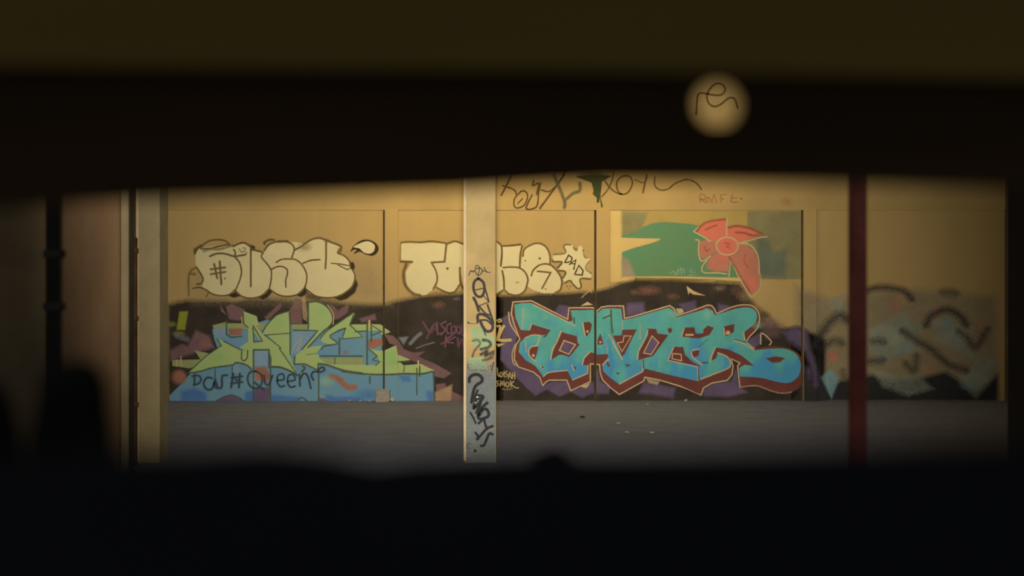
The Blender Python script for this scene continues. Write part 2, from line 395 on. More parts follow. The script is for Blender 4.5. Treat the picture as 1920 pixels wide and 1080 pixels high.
bk2 = Piece('painted_backdrop', 'black and purple sprayed backdrop around the turquoise lettering', 'graffiti')
bk2.add('black_field', P_back, fill([(925, 556), (985, 556), (1010, 553), (1060, 552), (1118, 548), (1145, 541), (1165, 532), (1190, 527), (1260, 528), (1340, 531), (1385, 534), (1398, 550), (1412, 568), (1440, 590), (1462, 616), (1500, 616), (1545, 640), (1545, 752), (925, 752)], 7))
bk2.add('rust_puff', P_orange, blob(1215, 545, 30, 12, .45), blob(1262, 556, 16, 8, .3), blob(1190, 548, 12, 8, .35), blob(1385, 545, 20, 14, .25))
bk2.add('purple_shape', P_purple, FL(rG, (20, 240), (90, 190), (150, 400), (100, 620), (170, 720), (360, 800), (390, 900), (480, 860), (640, 860), (660, 950), (560, 990), (440, 920), (330, 980), (240, 900), (170, 830), (0, 640), soft=3),
        FL(rG, (520, 190), (560, 120), (640, 130), (640, 240), soft=4), FL(rG, (680, 950), (880, 860), (890, 950), (780, 1000), soft=4),
        FL(rH, (390, 210), (400, 110), (540, 100), (550, 190), soft=6), FL(rH, (100, 720), (120, 850), (220, 900), (200, 960), (60, 960), soft=4), FL(rH, (560, 860), (840, 920), (820, 1000), (640, 960), (520, 950), soft=6), FL(rH, (900, 110), (1040, 80), (1050, 150), (960, 170), soft=5),
        FL(rI, (150, 930), (260, 870), (420, 860), (460, 740), (480, 900), (560, 950), (380, 990), (160, 980), soft=5), FL(rI, (300, 190), (300, 110), (400, 130), soft=5), FL(rI, (940, 380), (1030, 340), (1130, 380), (1150, 560), (1090, 520), (980, 440), soft=9), FL(rI, (570, 460), (700, 380), (700, 480), (640, 520), soft=3))
bk2.add('tan_haze', P_tan, blob(1430, 572, 34, 26, .5), blob(1450, 600, 30, 18, .5), blob(1400, 556, 22, 14, .4), blob(1350, 540, 14, 8, .3))
bk2.add('haze_arc', P_mauve, FL(rI, (700, 270), (780, 250), (900, 300), (860, 400), (760, 420), soft=9, a=.5), S(rI, (720, 330), (780, 260), (840, 280), (860, 360), w=2, soft=2, a=.6))
bk2.add('cream_tick', P_creamline, FL(rJ, (885, 880), (960, 935), (1095, 985), (960, 970), (915, 945), (905, 975), soft=1.2), S(rF, (1420, 980), (1540, 860), w=1.5, soft=1.5, a=.5), S(rF, (1545, 850), (1575, 900), w=1.2, soft=1, a=.5), FL(rG, (770, 120), (830, 85), (880, 110), soft=1.5), FL(rH, (870, 150), (920, 150), (935, 180), (880, 200), soft=1.5), FL(rG, (760, 900), (850, 870), (820, 910), soft=2), FL(rH, (570, 820), (700, 850), (680, 880), (600, 860), soft=2, a=.6))
bk2.build()

# --- cream bubble letters, first word
bb = Piece('bubble_letter_throwup', 'cream bubble lettering with black outline high on the left wall panel', 'graffiti', base=10)
bb.add('grey_ground', paint('ground_tan', 158, 130, 82, 530, .08), fill([(385, 505), (520, 480), (700, 500), (712, 555), (560, 556), (380, 552)], 26, a=.55))
bb.add('drop_shadow', P_black, FL(rA, (190, 350), (190, 290), (280, 230), (310, 250), (240, 300), (225, 350), soft=3), FL(rA, (690, 960), (780, 870), (860, 960), (760, 985), soft=2), FL(rA, (1110, 985), (1230, 920), (1280, 850), (1320, 890), (1240, 985), (1180, 1010), soft=2.5),
       FL(rB, (290, 960), (400, 840), (440, 880), (400, 950), (340, 975), soft=2), FL(rB, (800, 985), (960, 930), (1080, 820), (1135, 730), (1160, 800), (1120, 910), (1000, 1005), (900, 1025), soft=2.5), FL(rB, (1050, 480), (1100, 480), (1118, 540), (1100, 590), (1055, 560), soft=2), FL(rA, (970, 220), (1060, 250), (1060, 300), (1000, 310), soft=2), FL(rB, (420, 900), (560, 970), (640, 1000), (560, 1010), (420, 990), soft=3, a=.7))
bb.add('letter', P_cream, FL(rA, (220, 340), (300, 270), (520, 250), (760, 260), (780, 400), (860, 520), (865, 640), (790, 870), (700, 935), (590, 955), (480, 930), (390, 890), (310, 840), (320, 700), (270, 600), (215, 520), smooth=True, soft=1.5))
bb.add('letter', P_cream, FL(rA, (775, 400), (770, 240), (890, 205), (980, 240), (1005, 310), (1150, 330), (1180, 430), (1270, 540), (1300, 680), (1270, 860), (1160, 960), (1010, 990), (870, 960), (785, 880), (850, 700), (865, 560), smooth=True, soft=1.2))
bb.add('letter', P_cream, FL(rA, (1180, 320), (1280, 220), (1440, 180), (1560, 185), (1660, 190), (1760, 230), (1640, 430), (1760, 520), (1810, 680), (1780, 840), (1700, 930), (1560, 965), (1440, 950), (1290, 870), (1305, 700), (1285, 560), (1170, 420), smooth=True, soft=1.2))
bb.add('letter', P_cream, FL(rB, (260, 310), (380, 240), (500, 160), (600, 140), (690, 165), (800, 195), (905, 245), (860, 330), (960, 385), (1045, 490), (1055, 570), (1110, 650), (1115, 740), (1050, 860), (920, 940), (760, 985), (560, 960), (430, 880), (430, 700), (370, 500), (205, 425), smooth=True, soft=1.2))
bb.add('droplet', P_black, FL(rB, (1060, 320), (1110, 240), (1200, 170), (1300, 150), (1400, 185), (1460, 260), (1440, 340), (1370, 380), (1270, 355), (1190, 320), (1110, 355), (1150, 300), (1110, 290), smooth=True, soft=1.2))
bb.add('droplet_fill', P_cream, FL(rB, (1110, 255), (1190, 205), (1290, 175), (1370, 195), (1410, 250), (1390, 320), (1330, 350), (1250, 330), (1190, 275), smooth=True, soft=.8))
bb.add('outline', P_line,
       S(rA, (195, 350), (200, 300), (290, 240), (400, 170), (540, 150), (640, 170), (700, 225), w=2.2), S(rA, (280, 285), (420, 275), (560, 245), (690, 215), w=2.2), S(rA, (320, 320), (400, 290), (560, 285), (720, 240), (760, 240), w=3, soft=2, a=.7),
       S(rA, (410, 390), (520, 350), (640, 355), (770, 390), (930, 365), w=2.4, soft=1.6), S(rA, (755, 290), (780, 330), (775, 380), w=2), S(rA, (750, 250), (830, 210), (910, 195), (990, 245), (1040, 290), (1150, 325), (1185, 350), w=2.6),
       S(rA, (770, 395), (840, 480), (870, 600), (850, 720), (790, 870), w=2), S(rA, (215, 540), (280, 640), (315, 720), (290, 780), (220, 795), w=2), S(rA, (165, 855), (260, 840), (350, 870), (460, 940), (590, 960), (700, 940), (780, 870), w=2), S(rA, (400, 900), (360, 980), w=1.5), S(rA, (110, 960), (105, 700), (140, 600), (200, 560), w=2, soft=2.5, a=.7), S(rA, (110, 640), (200, 650), w=3, soft=2, a=.7),
       S(rA, (1005, 260), (1005, 830), w=2.6, smooth=False), S(rA, (780, 880), (870, 965), (1010, 995), (1160, 960), (1270, 860), w=2), S(rA, (1185, 340), (1160, 400), (1250, 510), (1300, 600), (1300, 720), (1275, 850), w=2), S(rA, (1190, 320), (1270, 220), (1400, 175), (1540, 170), w=2.6), S(rA, (1210, 215), (1200, 190), (1280, 150), (1350, 155), w=3, soft=1.5), S(rA, (1370, 480), (1450, 435), (1560, 430), (1660, 440), (1750, 520), (1810, 640), (1810, 760), (1780, 850), w=1.9),
       S(rA, (1290, 590), (1360, 550), (1440, 535), (1520, 570), (1535, 640), (1510, 740), (1515, 840), w=1.9, taper=False), S(rA, (1285, 870), (1400, 945), (1540, 970), (1680, 940), (1780, 850), w=2),
       S(rB, (0, 185), (130, 180), (210, 215), (245, 290), (205, 420), w=2.2), S(rB, (250, 300), (350, 245), (480, 155), (600, 125), (690, 150), (760, 180), (910, 240), (920, 290), (870, 340), w=2.8), S(rB, (870, 345), (970, 385), (1040, 460), (1055, 530), w=2.2), S(rB, (705, 170), (705, 400), (695, 570), w=2.6, smooth=False), S(rB, (365, 495), (480, 450), (620, 438), w=2), S(rB, (780, 490), (920, 505), (1050, 530), w=1.6), S(rB, (870, 510), (1010, 580), (1050, 560), w=1.5), S(rB, (1090, 580), (1125, 680), (1100, 790), (1040, 870), (920, 950), (760, 990), (560, 965), (420, 870), w=2.2), blob(571, 463, 18, 12, .5), blob(613, 452, 8, 6, .7), blob(637, 470, 6, 8, .8))
bb.add('hash_mark', P_line, S(rA, (475, 500), (520, 710), w=2.4, soft=2), S(rA, (555, 460), (580, 800), w=2.4, soft=2), S(rA, (420, 580), (640, 550), w=2.2, soft=2), S(rA, (420, 650), (640, 615), w=2.2, soft=2), dot(422, 522, 1.5))
bb.add('small_face', P_line, S(rA, (840, 280), (870, 330), (920, 300), (930, 270), w=1.2, soft=1.2, a=.7), S(rA, (890, 265), (920, 270), w=1.2, a=.7), S(rA, (930, 330), (950, 350), w=1.5, a=.8))
bb.build()

# --- cream bubble letters, second word, either side of the column
tk = Piece('bubble_letter_throwup', 'cream block bubble lettering partly hidden by the tagged column', 'graffiti', base=10)
tk.add('letter_t', P_cream, FL(rQ, (605, 195), (1055, 195), (1040, 370), (900, 390), (955, 480), (965, 570), (930, 660), (860, 715), (780, 720), (700, 690), (655, 600), (655, 480), (720, 385), (600, 360), soft=1.2))
tk.add('letter_a', P_cream, FL(rQ, (1075, 215), (1150, 185), (1230, 215), (1300, 260), (1300, 680), (1240, 640), (1200, 440), (1195, 600), (1150, 680), (1080, 690), (970, 640), (975, 520), (925, 400), (1045, 385), soft=1))
tk.add('letter_k', P_cream, FL(rF, (-200, 120), (95, 120), (165, 185), (470, 175), (450, 520), (560, 620), (580, 720), (540, 860), (420, 935), (300, 920), (200, 870), (90, 930), (-200, 930), soft=1))
tk.add('letter_e', P_cream, FL(rF, (510, 250), (600, 170), (740, 135), (870, 200), (920, 320), (920, 460), (1050, 580), (1105, 700), (1080, 840), (960, 910), (820, 910), (660, 860), (575, 800), (580, 680), (520, 560), (470, 520), (490, 340), soft=1))
tk.add('outline', P_line, S(rQ, (600, 190), (680, 180), (800, 185), (920, 175), (1060, 195), w=2.4), S(rQ, (1065, 195), (1045, 385), w=2.8, smooth=False), S(rQ, (1045, 382), (910, 390), w=2.6), S(rQ, (595, 380), (720, 384), w=3.4), S(rQ, (600, 190), (595, 380), w=2, a=.6), S(rQ, (915, 395), (960, 480), (970, 570), (930, 660), w=2.2), S(rQ, (660, 400), (630, 500), (650, 620), (720, 700), (800, 725), w=3, soft=3), S(rQ, (1070, 200), (1150, 175), (1230, 200), w=2.4), S(rQ, (1200, 440), (1205, 580), (1240, 670), w=2.8), S(rQ, (960, 640), (1060, 690), (1140, 690), (1200, 610), w=2), dot(839, 503.5, 2.2),
       S(rF, (100, 110), (165, 175), (175, 300), (158, 490), w=2.8), S(rF, (165, 178), (300, 172), (470, 150), w=2.6), S(rF, (490, 170), (460, 320), (450, 510), w=2.4), S(rF, (190, 515), (320, 505), (450, 520), (540, 590), (580, 700), (555, 820), w=2.4), S(rF, (180, 560), (205, 700), (210, 860), w=2.8), S(rF, (90, 935), (205, 865), (280, 920), (390, 945), (500, 910), (560, 820), w=2.4), S(rF, (500, 340), (525, 230), (640, 155), (740, 135), (850, 180), (920, 310), (925, 460), w=2.4), S(rF, (635, 640), (660, 560), (750, 480), (860, 455), (960, 490), (1060, 600), (1110, 720), (1090, 850), (1020, 910), w=2.4), dot(1012, 484.5, 2.2), dot(985, 489, 1.2), S(rF, (400, 745), (440, 740), w=2, a=.6))
tk.add('seven_mark', P_line, S(rF, (725, 570), (935, 590), (800, 840), w=2.4, smooth=False), dot(1023, 541.5, 1.3))
tk.build()

dd = Piece('cog_shaped_throwup', 'small cream cog shape with the word DAD beside the bubble lettering', 'graffiti', base=22)
dd.add('cog', P_cream, FL(rF, (975, 320), (1130, 300), (1170, 260), (1140, 180), (1200, 155), (1270, 170), (1320, 240), (1400, 170), (1450, 240), (1465, 355), (1545, 380), (1525, 460), (1490, 520), (1580, 620), (1545, 680), (1400, 690), (1410, 830), (1370, 840), (1290, 790), (1230, 720), (1150, 750), (1120, 660), (1165, 600), (1150, 560), (1060, 540), (1110, 440), (970, 400), soft=1.2))
dd.add('outline', P_line, S(rF, (980, 310), (1130, 298), (1172, 262), (1140, 190), (1170, 155), (1240, 160), w=1.8, soft=1.6, a=.85), S(rF, (1290, 200), (1330, 245), (1350, 215), w=2.4, a=.8), S(rF, (1440, 230), (1460, 340), (1500, 365), w=2, a=.8), S(rF, (960, 390), (980, 420), (1110, 430), (1040, 520), w=2.6), S(rF, (1060, 560), (1150, 570), (1165, 610), (1120, 680), w=2.6), S(rF, (1540, 410), (1480, 520), (1570, 610), w=2, a=.8), S(rF, (1560, 690), (1400, 690), (1410, 810), (1360, 840), (1280, 770), (1235, 715), (1150, 755), w=2.2))
dd.add('lettering', P_black, S(rF, (1155, 430), (1215, 320), (1270, 360), (1250, 420), (1160, 435), w=1.8, smooth=False), S(rF, (1225, 465), (1330, 390), (1295, 540), w=1.8, smooth=False), S(rF, (1250, 450), (1310, 455), w=1.5), S(rF, (1310, 615), (1375, 480), (1440, 560), (1425, 630), (1310, 620), w=1.8, smooth=False))
dd.add('dots', P_line, dot(1063, 537, 1), dot(1069, 537, 1), dot(1067, 542, .9))
dd.build()

# --- lime and blue wildstyle piece
an = Piece('wildstyle_lettering', 'lime green wildstyle lettering over blue blocks along the left wall foot', 'graffiti', base=10)
an.add('blue_base', P_blue, fill([(318, 753), (318, 742), (340, 720), (358, 700), (380, 690), (408, 652), (402, 636), (398, 618), (425, 607), (445, 618), (470, 610), (500, 600), (560, 612), (640, 618), (716, 622), (716, 690), (780, 692), (811, 699), (814, 752)], 1.2))
an.add('pale_blue_block', paint('pale_blue', 118, 138, 138, 680, .1), FL(rC, (480, 330), (580, 310), (585, 420), (480, 430), soft=2), FL(rC, (860, 555), (1000, 555), (1000, 700), (860, 700), soft=1), FL(rD, (360, 370), (570, 370), (480, 480), (400, 570), (340, 590), soft=1), FL(rC, (640, 700), (700, 690), (720, 760), (650, 770), soft=2), blob(560, 735, 40, 14, .4))
an.add('lime_back_bar', paint('lime_dull', 142, 142, 84, 640, .08), FL(rC, (70, 645), (340, 640), (330, 700), (230, 720), (70, 700), soft=1.2), FL(rC, (455, 310), (580, 280), (590, 320), (470, 345), soft=1), FL(rC, (600, 290), (1029, 295), (1029, 345), (600, 340), soft=1), FL(rD, (350, 300), (505, 300), (505, 350), (355, 350), soft=1), FL(rD, (620, 628), (1029, 622), (1029, 690), (850, 690), (640, 680), soft=1), FL(rC, (285, 552), (420, 580), (345, 645), soft=1))
an.add('letter_a', P_green, FL(rC, (745, 170), (880, 222), (900, 300), (850, 330), (800, 330), (760, 290), soft=.8), FL(rC, (225, 768), (400, 602), (540, 508), (498, 440), (560, 460), (730, 545), (850, 540), (850, 722), (790, 690), (700, 668), (640, 690), (460, 715), (340, 750), soft=.8), FL(rC, (800, 320), (845, 320), (850, 470), (1010, 475), (1010, 540), (850, 548), (730, 530), (725, 515), (800, 470), soft=.8),
       FL(rD, (-50, 320), (0, 320), (80, 405), (240, 522), (350, 680), (402, 792), (320, 738), (215, 705), (150, 705), (155, 620), (125, 552), (-10, 545), (-10, 480), (45, 468), soft=.8))
an.add('letter_n', P_green, FL(rD, (65, 385), (110, 300), (200, 215), (320, 172), (330, 380), (325, 600), (360, 672), (235, 520), (110, 402), soft=.8))
an.add('letter_z', P_green, FL(rD, (508, 92), (560, 82), (630, 98), (690, 140), (728, 200), (738, 250), (715, 305), (640, 372), (500, 525), (560, 510), (640, 505), (590, 560), (610, 625), (690, 690), (610, 672), (595, 735), (540, 712), (470, 682), (370, 682), (375, 605), (450, 540), (560, 425), (600, 362), (508, 350), soft=.8))
an.add('letter_e', P_green, FL(rD, (620, 430), (700, 350), (800, 290), (935, 188), (952, 200), (905, 305), (960, 300), (1060, 300), (1200, 300), (1300, 372), (1215, 400), (1190, 360), (1029, 362), (960, 365), (1040, 418), (830, 438), (870, 330), (790, 350), (715, 410), (725, 445), (785, 482), (700, 488), (640, 470), soft=.8),
       FL(rD, (640, 685), (850, 738), (1029, 772), (1060, 790), (1060, 690), (850, 690), soft=.8))
an.add('lime_star', P_green, FL(rE, (262, 528), (330, 550), (410, 555), (530, 500), (545, 592), (665, 640), (560, 660), (600, 695), (770, 682), (885, 747), (780, 772), (600, 772), (420, 778), (250, 792), (210, 770), (0, 748), (0, 690), (240, 695), (330, 690), (372, 655), (345, 605), soft=.8))
an.add('bright_green_patch', paint('bright_green', 136, 166, 90, 660, .05), FL(rE, (430, 570), (520, 550), (540, 680), (440, 700), soft=4, a=.8), FL(rE, (50, 370), (100, 320), (150, 410), (60, 420), soft=3, a=.6), blob(524, 604, 12, 12, .5), blob(602, 584, 14, 16, .45), blob(410, 670, 22, 12, .5))
an.add('orange_patch', P_orange, blob(336, 707, 18, 17, .95, .5), FL(rC, (610, 345), (740, 340), (735, 400), (620, 400), soft=1.5), FL(rC, (870, 720), (960, 715), (1010, 800), (980, 850), (880, 830), soft=4), S(rD, (720, 800), (800, 830), (880, 900), (960, 905), w=8, soft=4), FL(rE, (265, 450), (380, 440), (400, 490), (300, 530), (262, 510), soft=2.5), blob(648, 660, 9, 5, .7), blob(385, 645, 14, 8, .5))
an.add('purple_block', paint('dull_purple', 92, 72, 84, 740, .12), FL(rC, (855, 910), (1000, 910), (995, 1040), (855, 1040), soft=2), FL(rC, (490, 1040), (580, 995), (660, 985), (730, 1010), (770, 1045), soft=1.5), FL(rD, (610, 1000), (680, 1030), (720, 1045), (610, 1045), soft=1.5))
an.add('deep_blue_patch', paint('deep_blue', 70, 100, 130, 740, .12), FL(rC, (170, 960), (280, 930), (380, 970), (380, 1030), (170, 1030), soft=7), FL(rD, (150, 990), (400, 1010), (400, 1035), (150, 1035), soft=5), FL(rD, (620, 960), (760, 1010), (1029, 1010), (1029, 1040), (700, 1035), soft=5), FL(rC, (780, 960), (850, 940), (850, 1035), (770, 1030), soft=4), FL(rE, (570, 800), (650, 800), (660, 840), (600, 840), soft=5), FL(rE, (830, 950), (880, 950), (880, 1030), (840, 1030), soft=4), blob(690, 740, 36, 14, .6))
an.add('cyan_puff', paint('cyan_puff', 128, 152, 116, 720, .1), blob(612, 715, 22, 14, .7), blob(604, 740, 14, 10, .4))
an.add('outline', P_outl,
       S(rC, (225, 770), (340, 752), (460, 717), (640, 692), (690, 668), (790, 695), (830, 740), w=2), S(rC, (560, 460), (730, 548), w=1.4), S(rC, (500, 440), (540, 505), (400, 600), (240, 745), w=1.2, smooth=False), S(rC, (590, 270), (590, 400), (640, 425), (740, 415), w=1.8, smooth=False), S(rC, (850, 545), (1000, 545), (1000, 720), w=2.2, smooth=False), S(rC, (850, 545), (850, 1040), w=2, smooth=False), S(rC, (1005, 860), (1005, 1040), w=1.8, smooth=False), S(rC, (845, 330), (855, 470), (935, 460), (845, 310), w=1.6, smooth=False), S(rC, (740, 545), (735, 630), (760, 650), (790, 620), (795, 550), w=1.6), S(rC, (750, 175), (760, 290), (800, 330), w=1.4), S(rC, (490, 1040), (580, 995), (660, 985), (770, 1045), w=1.8), S(rC, (480, 730), (480, 830), w=1.4), S(rC, (645, 690), (645, 780), w=1.4),
       S(rD, (60, 380), (110, 300), (200, 210), (320, 170), w=1.4), S(rD, (80, 400), (240, 525), (225, 530), (400, 790), w=1.3, smooth=False), S(rD, (100, 402), (325, 385), w=1.1), S(rD, (322, 180), (330, 320), (330, 590), w=1.8, smooth=False), S(rD, (125, 555), (140, 640), (140, 1035), w=1.8, smooth=False), S(rD, (150, 708), (240, 715), (330, 750), (400, 795), w=2.6), S(rD, (505, 90), (505, 345), w=1.8, smooth=False), S(rD, (510, 85), (600, 82), (690, 135), (738, 220), (725, 300), (640, 375), (500, 525), w=1.8), S(rD, (360, 355), (595, 360), (440, 545), w=1.8, smooth=False), S(rD, (375, 605), (370, 685), (470, 680), (595, 740), (600, 680), w=1.8, smooth=False), S(rD, (600, 680), (680, 690), (850, 745), (1029, 772), w=2.8), S(rD, (605, 770), (605, 1035), w=2, smooth=False), S(rD, (620, 435), (700, 350), (935, 190), w=1.4), S(rD, (945, 200), (905, 305), (1029, 420), (830, 440), (865, 340), w=1.4, smooth=False), S(rD, (860, 335), (760, 380), (715, 420), (785, 482), (660, 510), (630, 540), w=1.6), S(rD, (805, 430), (805, 590), w=2.2, smooth=False), S(rD, (620, 605), (1029, 605), w=2, smooth=False), S(rD, (760, 620), (760, 680), w=1), S(rD, (450, 700), (470, 720), (440, 760), w=3), S(rD, (410, 1030), (440, 1005), (490, 1035), w=1.5), S(rD, (480, 590), (600, 580), w=.9, a=.6),
       S(rE, (250, 260), (248, 690), w=2.2, smooth=False), S(rE, (288, 290), (290, 460), w=1.8, smooth=False), S(rE, (295, 405), (390, 370), (300, 310), w=1.6, smooth=False), S(rE, (130, 370), (245, 362), w=1.6), S(rE, (262, 530), (345, 605), (300, 640), (370, 660), (330, 695), w=1.6, smooth=False), S(rE, (0, 750), (120, 768), (250, 780), (420, 782), (600, 775), (780, 775), (885, 750), w=2.4), S(rE, (892, 750), (895, 1035), w=1.8, smooth=False), S(rE, (545, 660), (660, 655), w=2), S(rE, (728, 720), (728, 980), w=1.4, smooth=False), S(rE, (755, 700), (755, 800), w=2, smooth=False), S(rE, (275, 795), (275, 870), w=1.8, smooth=False), S(rE, (610, 700), (600, 770), w=1))
an.add('chrome_highlight', P_creamline, S(rE, (270, 262), (270, 330), w=3, soft=.8, smooth=False), S(rE, (742, 650), (742, 715), w=2.6, soft=.8, smooth=False), S(rE, (300, 300), (385, 350), w=1, smooth=False), S(rE, (770, 690), (890, 745), w=1, smooth=False), S(rD, (690, 110), (745, 200), (745, 300), w=1, soft=1), FL(rD, (450, 45), (475, 60), (495, 180), (490, 270), (455, 240), (445, 130), soft=1.2, a=.55), S(rC, (735, 230), (745, 300), w=2, a=.6), S(rD, (340, 580), (390, 480), (440, 430), (400, 560), w=1.2, a=.6), S(rC, (110, 700), (110, 640), w=1.2), S(rC, (150, 700), (150, 610), w=1.2))
an.build()

pq = Piece('sprayed_tag', 'thin black sprayed words par#Queen across the blue blocks', 'graffiti', base=32)
P_tagk = paint('tag_black', 54, 59, 58, 710, .2)
pq.add('lettering', P_tagk, S(rC, (285, 780), (280, 890), w=2.4, soft=2), S(rC, (255, 800), (320, 795), (345, 830), (320, 870), (270, 880), w=2.2, soft=2), S(rC, (455, 820), (400, 815), (370, 870), (400, 925), (450, 920), (475, 850), (480, 900), (500, 915), w=2.4, soft=2), S(rC, (480, 830), (510, 910), (545, 900), (550, 800), (600, 790), w=2.4, soft=2), S(rC, (655, 770), (635, 910), w=2.6, soft=2), S(rC, (720, 770), (710, 910), w=2.6, soft=2), S(rC, (635, 815), (745, 800), w=2.4, soft=2), S(rC, (630, 870), (745, 855), w=2.4, soft=2), S(rC, (650, 800), (690, 840), (720, 820), w=2, soft=2),
       S(rC, (870, 750), (810, 770), (795, 840), (830, 905), (900, 910), (935, 850), (920, 780), (870, 750), w=2.4, soft=1.8), S(rC, (860, 860), (950, 930), w=2.4, soft=2), S(rC, (950, 790), (965, 870), (1000, 880), (1035, 790), w=2.4, soft=1.8), S(rD, (205, 840), (270, 830), (260, 780), (215, 790), (205, 850), (235, 900), (275, 890), w=2.2, soft=1.5), S(rD, (305, 850), (375, 835), (360, 785), (315, 795), (305, 860), (335, 905), (380, 895), w=2.2, soft=1.5), S(rD, (420, 780), (425, 895), w=2.4, soft=1.5), S(rD, (425, 830), (460, 775), (500, 800), (530, 920), w=2.4, soft=1.5), S(rD, (555, 840), (535, 790), (560, 755), (620, 760), (660, 740), (650, 715), (620, 720), (600, 750), w=2.6, soft=1.5))
pq.build()

xt = Piece('sprayed_tag', 'mauve scrawled tag on the black paint just left of the tagged column', 'graffiti', base=14)
xt.add('lettering', paint('tag_mauve', 112, 72, 78, 620, .15), S(rE, (785, 270), (850, 380), w=2.6), S(rE, (880, 310), (820, 440), w=2.2), S(rE, (870, 380), (905, 290), (930, 400), w=2), S(rE, (880, 350), (930, 345), w=1.6), S(rE, (925, 280), (930, 380), (970, 385), w=2), S(rE, (1010, 270), (960, 300), (1000, 350), (960, 400), w=2), S(rE, (1060, 290), (1020, 310), (1020, 380), (1060, 385), w=2), S(rE, (1075, 300), (1060, 350), (1085, 390), (1105, 340), (1075, 300), w=2), S(rE, (1120, 310), (1110, 360), (1140, 390), (1150, 340), (1125, 310), w=2), S(rE, (1165, 300), (1165, 400), (1200, 390), w=2), S(rE, (1010, 410), (1000, 520), w=2), S(rE, (1070, 400), (1005, 460), (1080, 480), w=2), S(rE, (960, 490), (1100, 420), w=1.6), S(rE, (1120, 430), (1130, 510), (1160, 440), (1180, 510), w=2))
xt.build()

# --- turquoise piece
ta = Piece('wildstyle_lettering', 'turquoise and blue lettering reading TATER with maroon shadow and cream outline', 'graffiti', base=10)
sm = lambda pts, n=3: [tuple(p) for p in crom(pts, False, n)]
outer = (rG((178, 443), (150, 370), (120, 290), (96, 195), (104, 130), (112, 84), (290, 72), (640, 250), (652, 140), (885, 138)) + rH((100, 170), (140, 132), (200, 122), (355, 122), (365, 240), (450, 222), (640, 165), (800, 118), (845, 150), (865, 215), (1000, 175), (1125, 128))
         + sm(rI((180, 115), (225, 118), (258, 155), (275, 192), (300, 185), (430, 130), (540, 110), (620, 122), (672, 170), (690, 250), (665, 340), (595, 415), (560, 465))) + sm(rI((610, 510), (640, 530), (720, 520), (820, 510), (940, 525), (1050, 570), (1105, 660), (1110, 780), (1075, 900), (1000, 950), (900, 962), (800, 940), (660, 890), (500, 905))) + rI((478, 700), (500, 672), (418, 630), (435, 700), (425, 780), (380, 838), (230, 865), (150, 912), (125, 980), (0, 930))
         + rH((1095, 975), (900, 895), (700, 835), (560, 808), (550, 845), (315, 975), (225, 905), (150, 830), (128, 760), (122, 685), (35, 680), (35, 850)) + rG((670, 940), (632, 838), (460, 838), (425, 860), (400, 890), (370, 810), (310, 760), (165, 710), (125, 640), (128, 560), (145, 490)))
def _near(p): return min(range(len(outer)), key=lambda i: (Vector(outer[i]) - Vector(p)).length)
i0 = _near(rI((640, 530))[0]); i1 = _near(rI((1000, 950))[0]); i2 = _near(rI((500, 905))[0])
outer_top = outer[:i0 + 1]; tail_foot = outer[i1:i2 + 1]; outer_foot = outer[i2:] + outer[:1]
ta.add('maroon_shadow', P_maroon, fill(outer, 1))
ta.add('outline', P_creamline, stroke(outer_top, 1.7, .8, False), stroke(outer_foot, 1.7, .8, False), stroke(tail_foot, 1.3, 1.2, False, a=.6), S(rG, (70, 180), (85, 290), (160, 410), w=1.4, soft=.8), S(rG, (135, 490), (105, 580), (115, 670), (150, 700), w=1.4, soft=.8), S(rI, (700, 490), (710, 385), (800, 460), (785, 500), w=1.4, soft=1.2))
union = (rG((125, 110), (200, 96), (290, 95), (650, 275), (690, 262), (670, 165), (915, 160)) + rH((105, 190), (150, 150), (230, 146), (332, 150), (345, 257), (460, 237), (640, 182), (795, 140), (835, 175), (862, 238), (1000, 195), (1125, 160))
         + rI((180, 145), (235, 168), (262, 212)) + sm(rI((440, 155), (560, 135), (640, 160), (665, 220), (640, 290), (540, 372))) + rI((548, 450)) + sm(rI((640, 550), (800, 535), (940, 538), (1040, 585), (1085, 680), (1065, 790), (980, 860), (850, 850), (700, 812), (500, 800))) + rI((495, 720), (545, 690), (640, 700), (520, 600), (390, 538), (270, 520), (235, 600), (225, 655), (275, 625), (288, 575), (375, 615), (410, 660), (395, 720), (240, 780), (120, 830))
         + rH((1075, 846), (800, 785), (558, 722), (543, 758), (315, 875), (225, 812), (160, 750), (150, 690), (190, 640), (210, 600), (195, 582)) + rG((930, 588), (858, 565), (800, 630), (785, 690), (836, 700), (835, 775), (685, 838), (640, 745), (520, 755), (440, 772), (405, 803), (330, 700), (230, 640), (170, 565), (180, 480), (230, 425), (310, 400), (380, 405), (440, 400), (480, 355), (295, 297), (275, 357), (188, 352), (140, 240)))
ta.add('letter_fill', P_teal, fill(union, .8))
ta.add('blue_cloud', paint('mid_blue', 84, 142, 150, 620, .12), blob(1035, 605, 16, 12, .55), blob(1225, 600, 20, 14, .5), blob(1180, 690, 30, 18, .45), blob(1022, 686, 15, 8, .4), blob(1320, 655, 14, 20, .5), blob(1470, 700, 40, 14, .5), blob(1290, 600, 16, 10, .4), blob(1370, 600, 20, 12, .3))
ta.add('pale_cloud', paint('pale_teal', 132, 172, 132, 600, .08), blob(985, 590, 22, 16, .3), blob(1142, 590, 14, 12, .45), blob(1264, 588, 18, 12, .5), blob(1325, 590, 14, 14, .5), blob(1420, 610, 14, 10, .4), blob(1022, 596, 8, 6, .4))
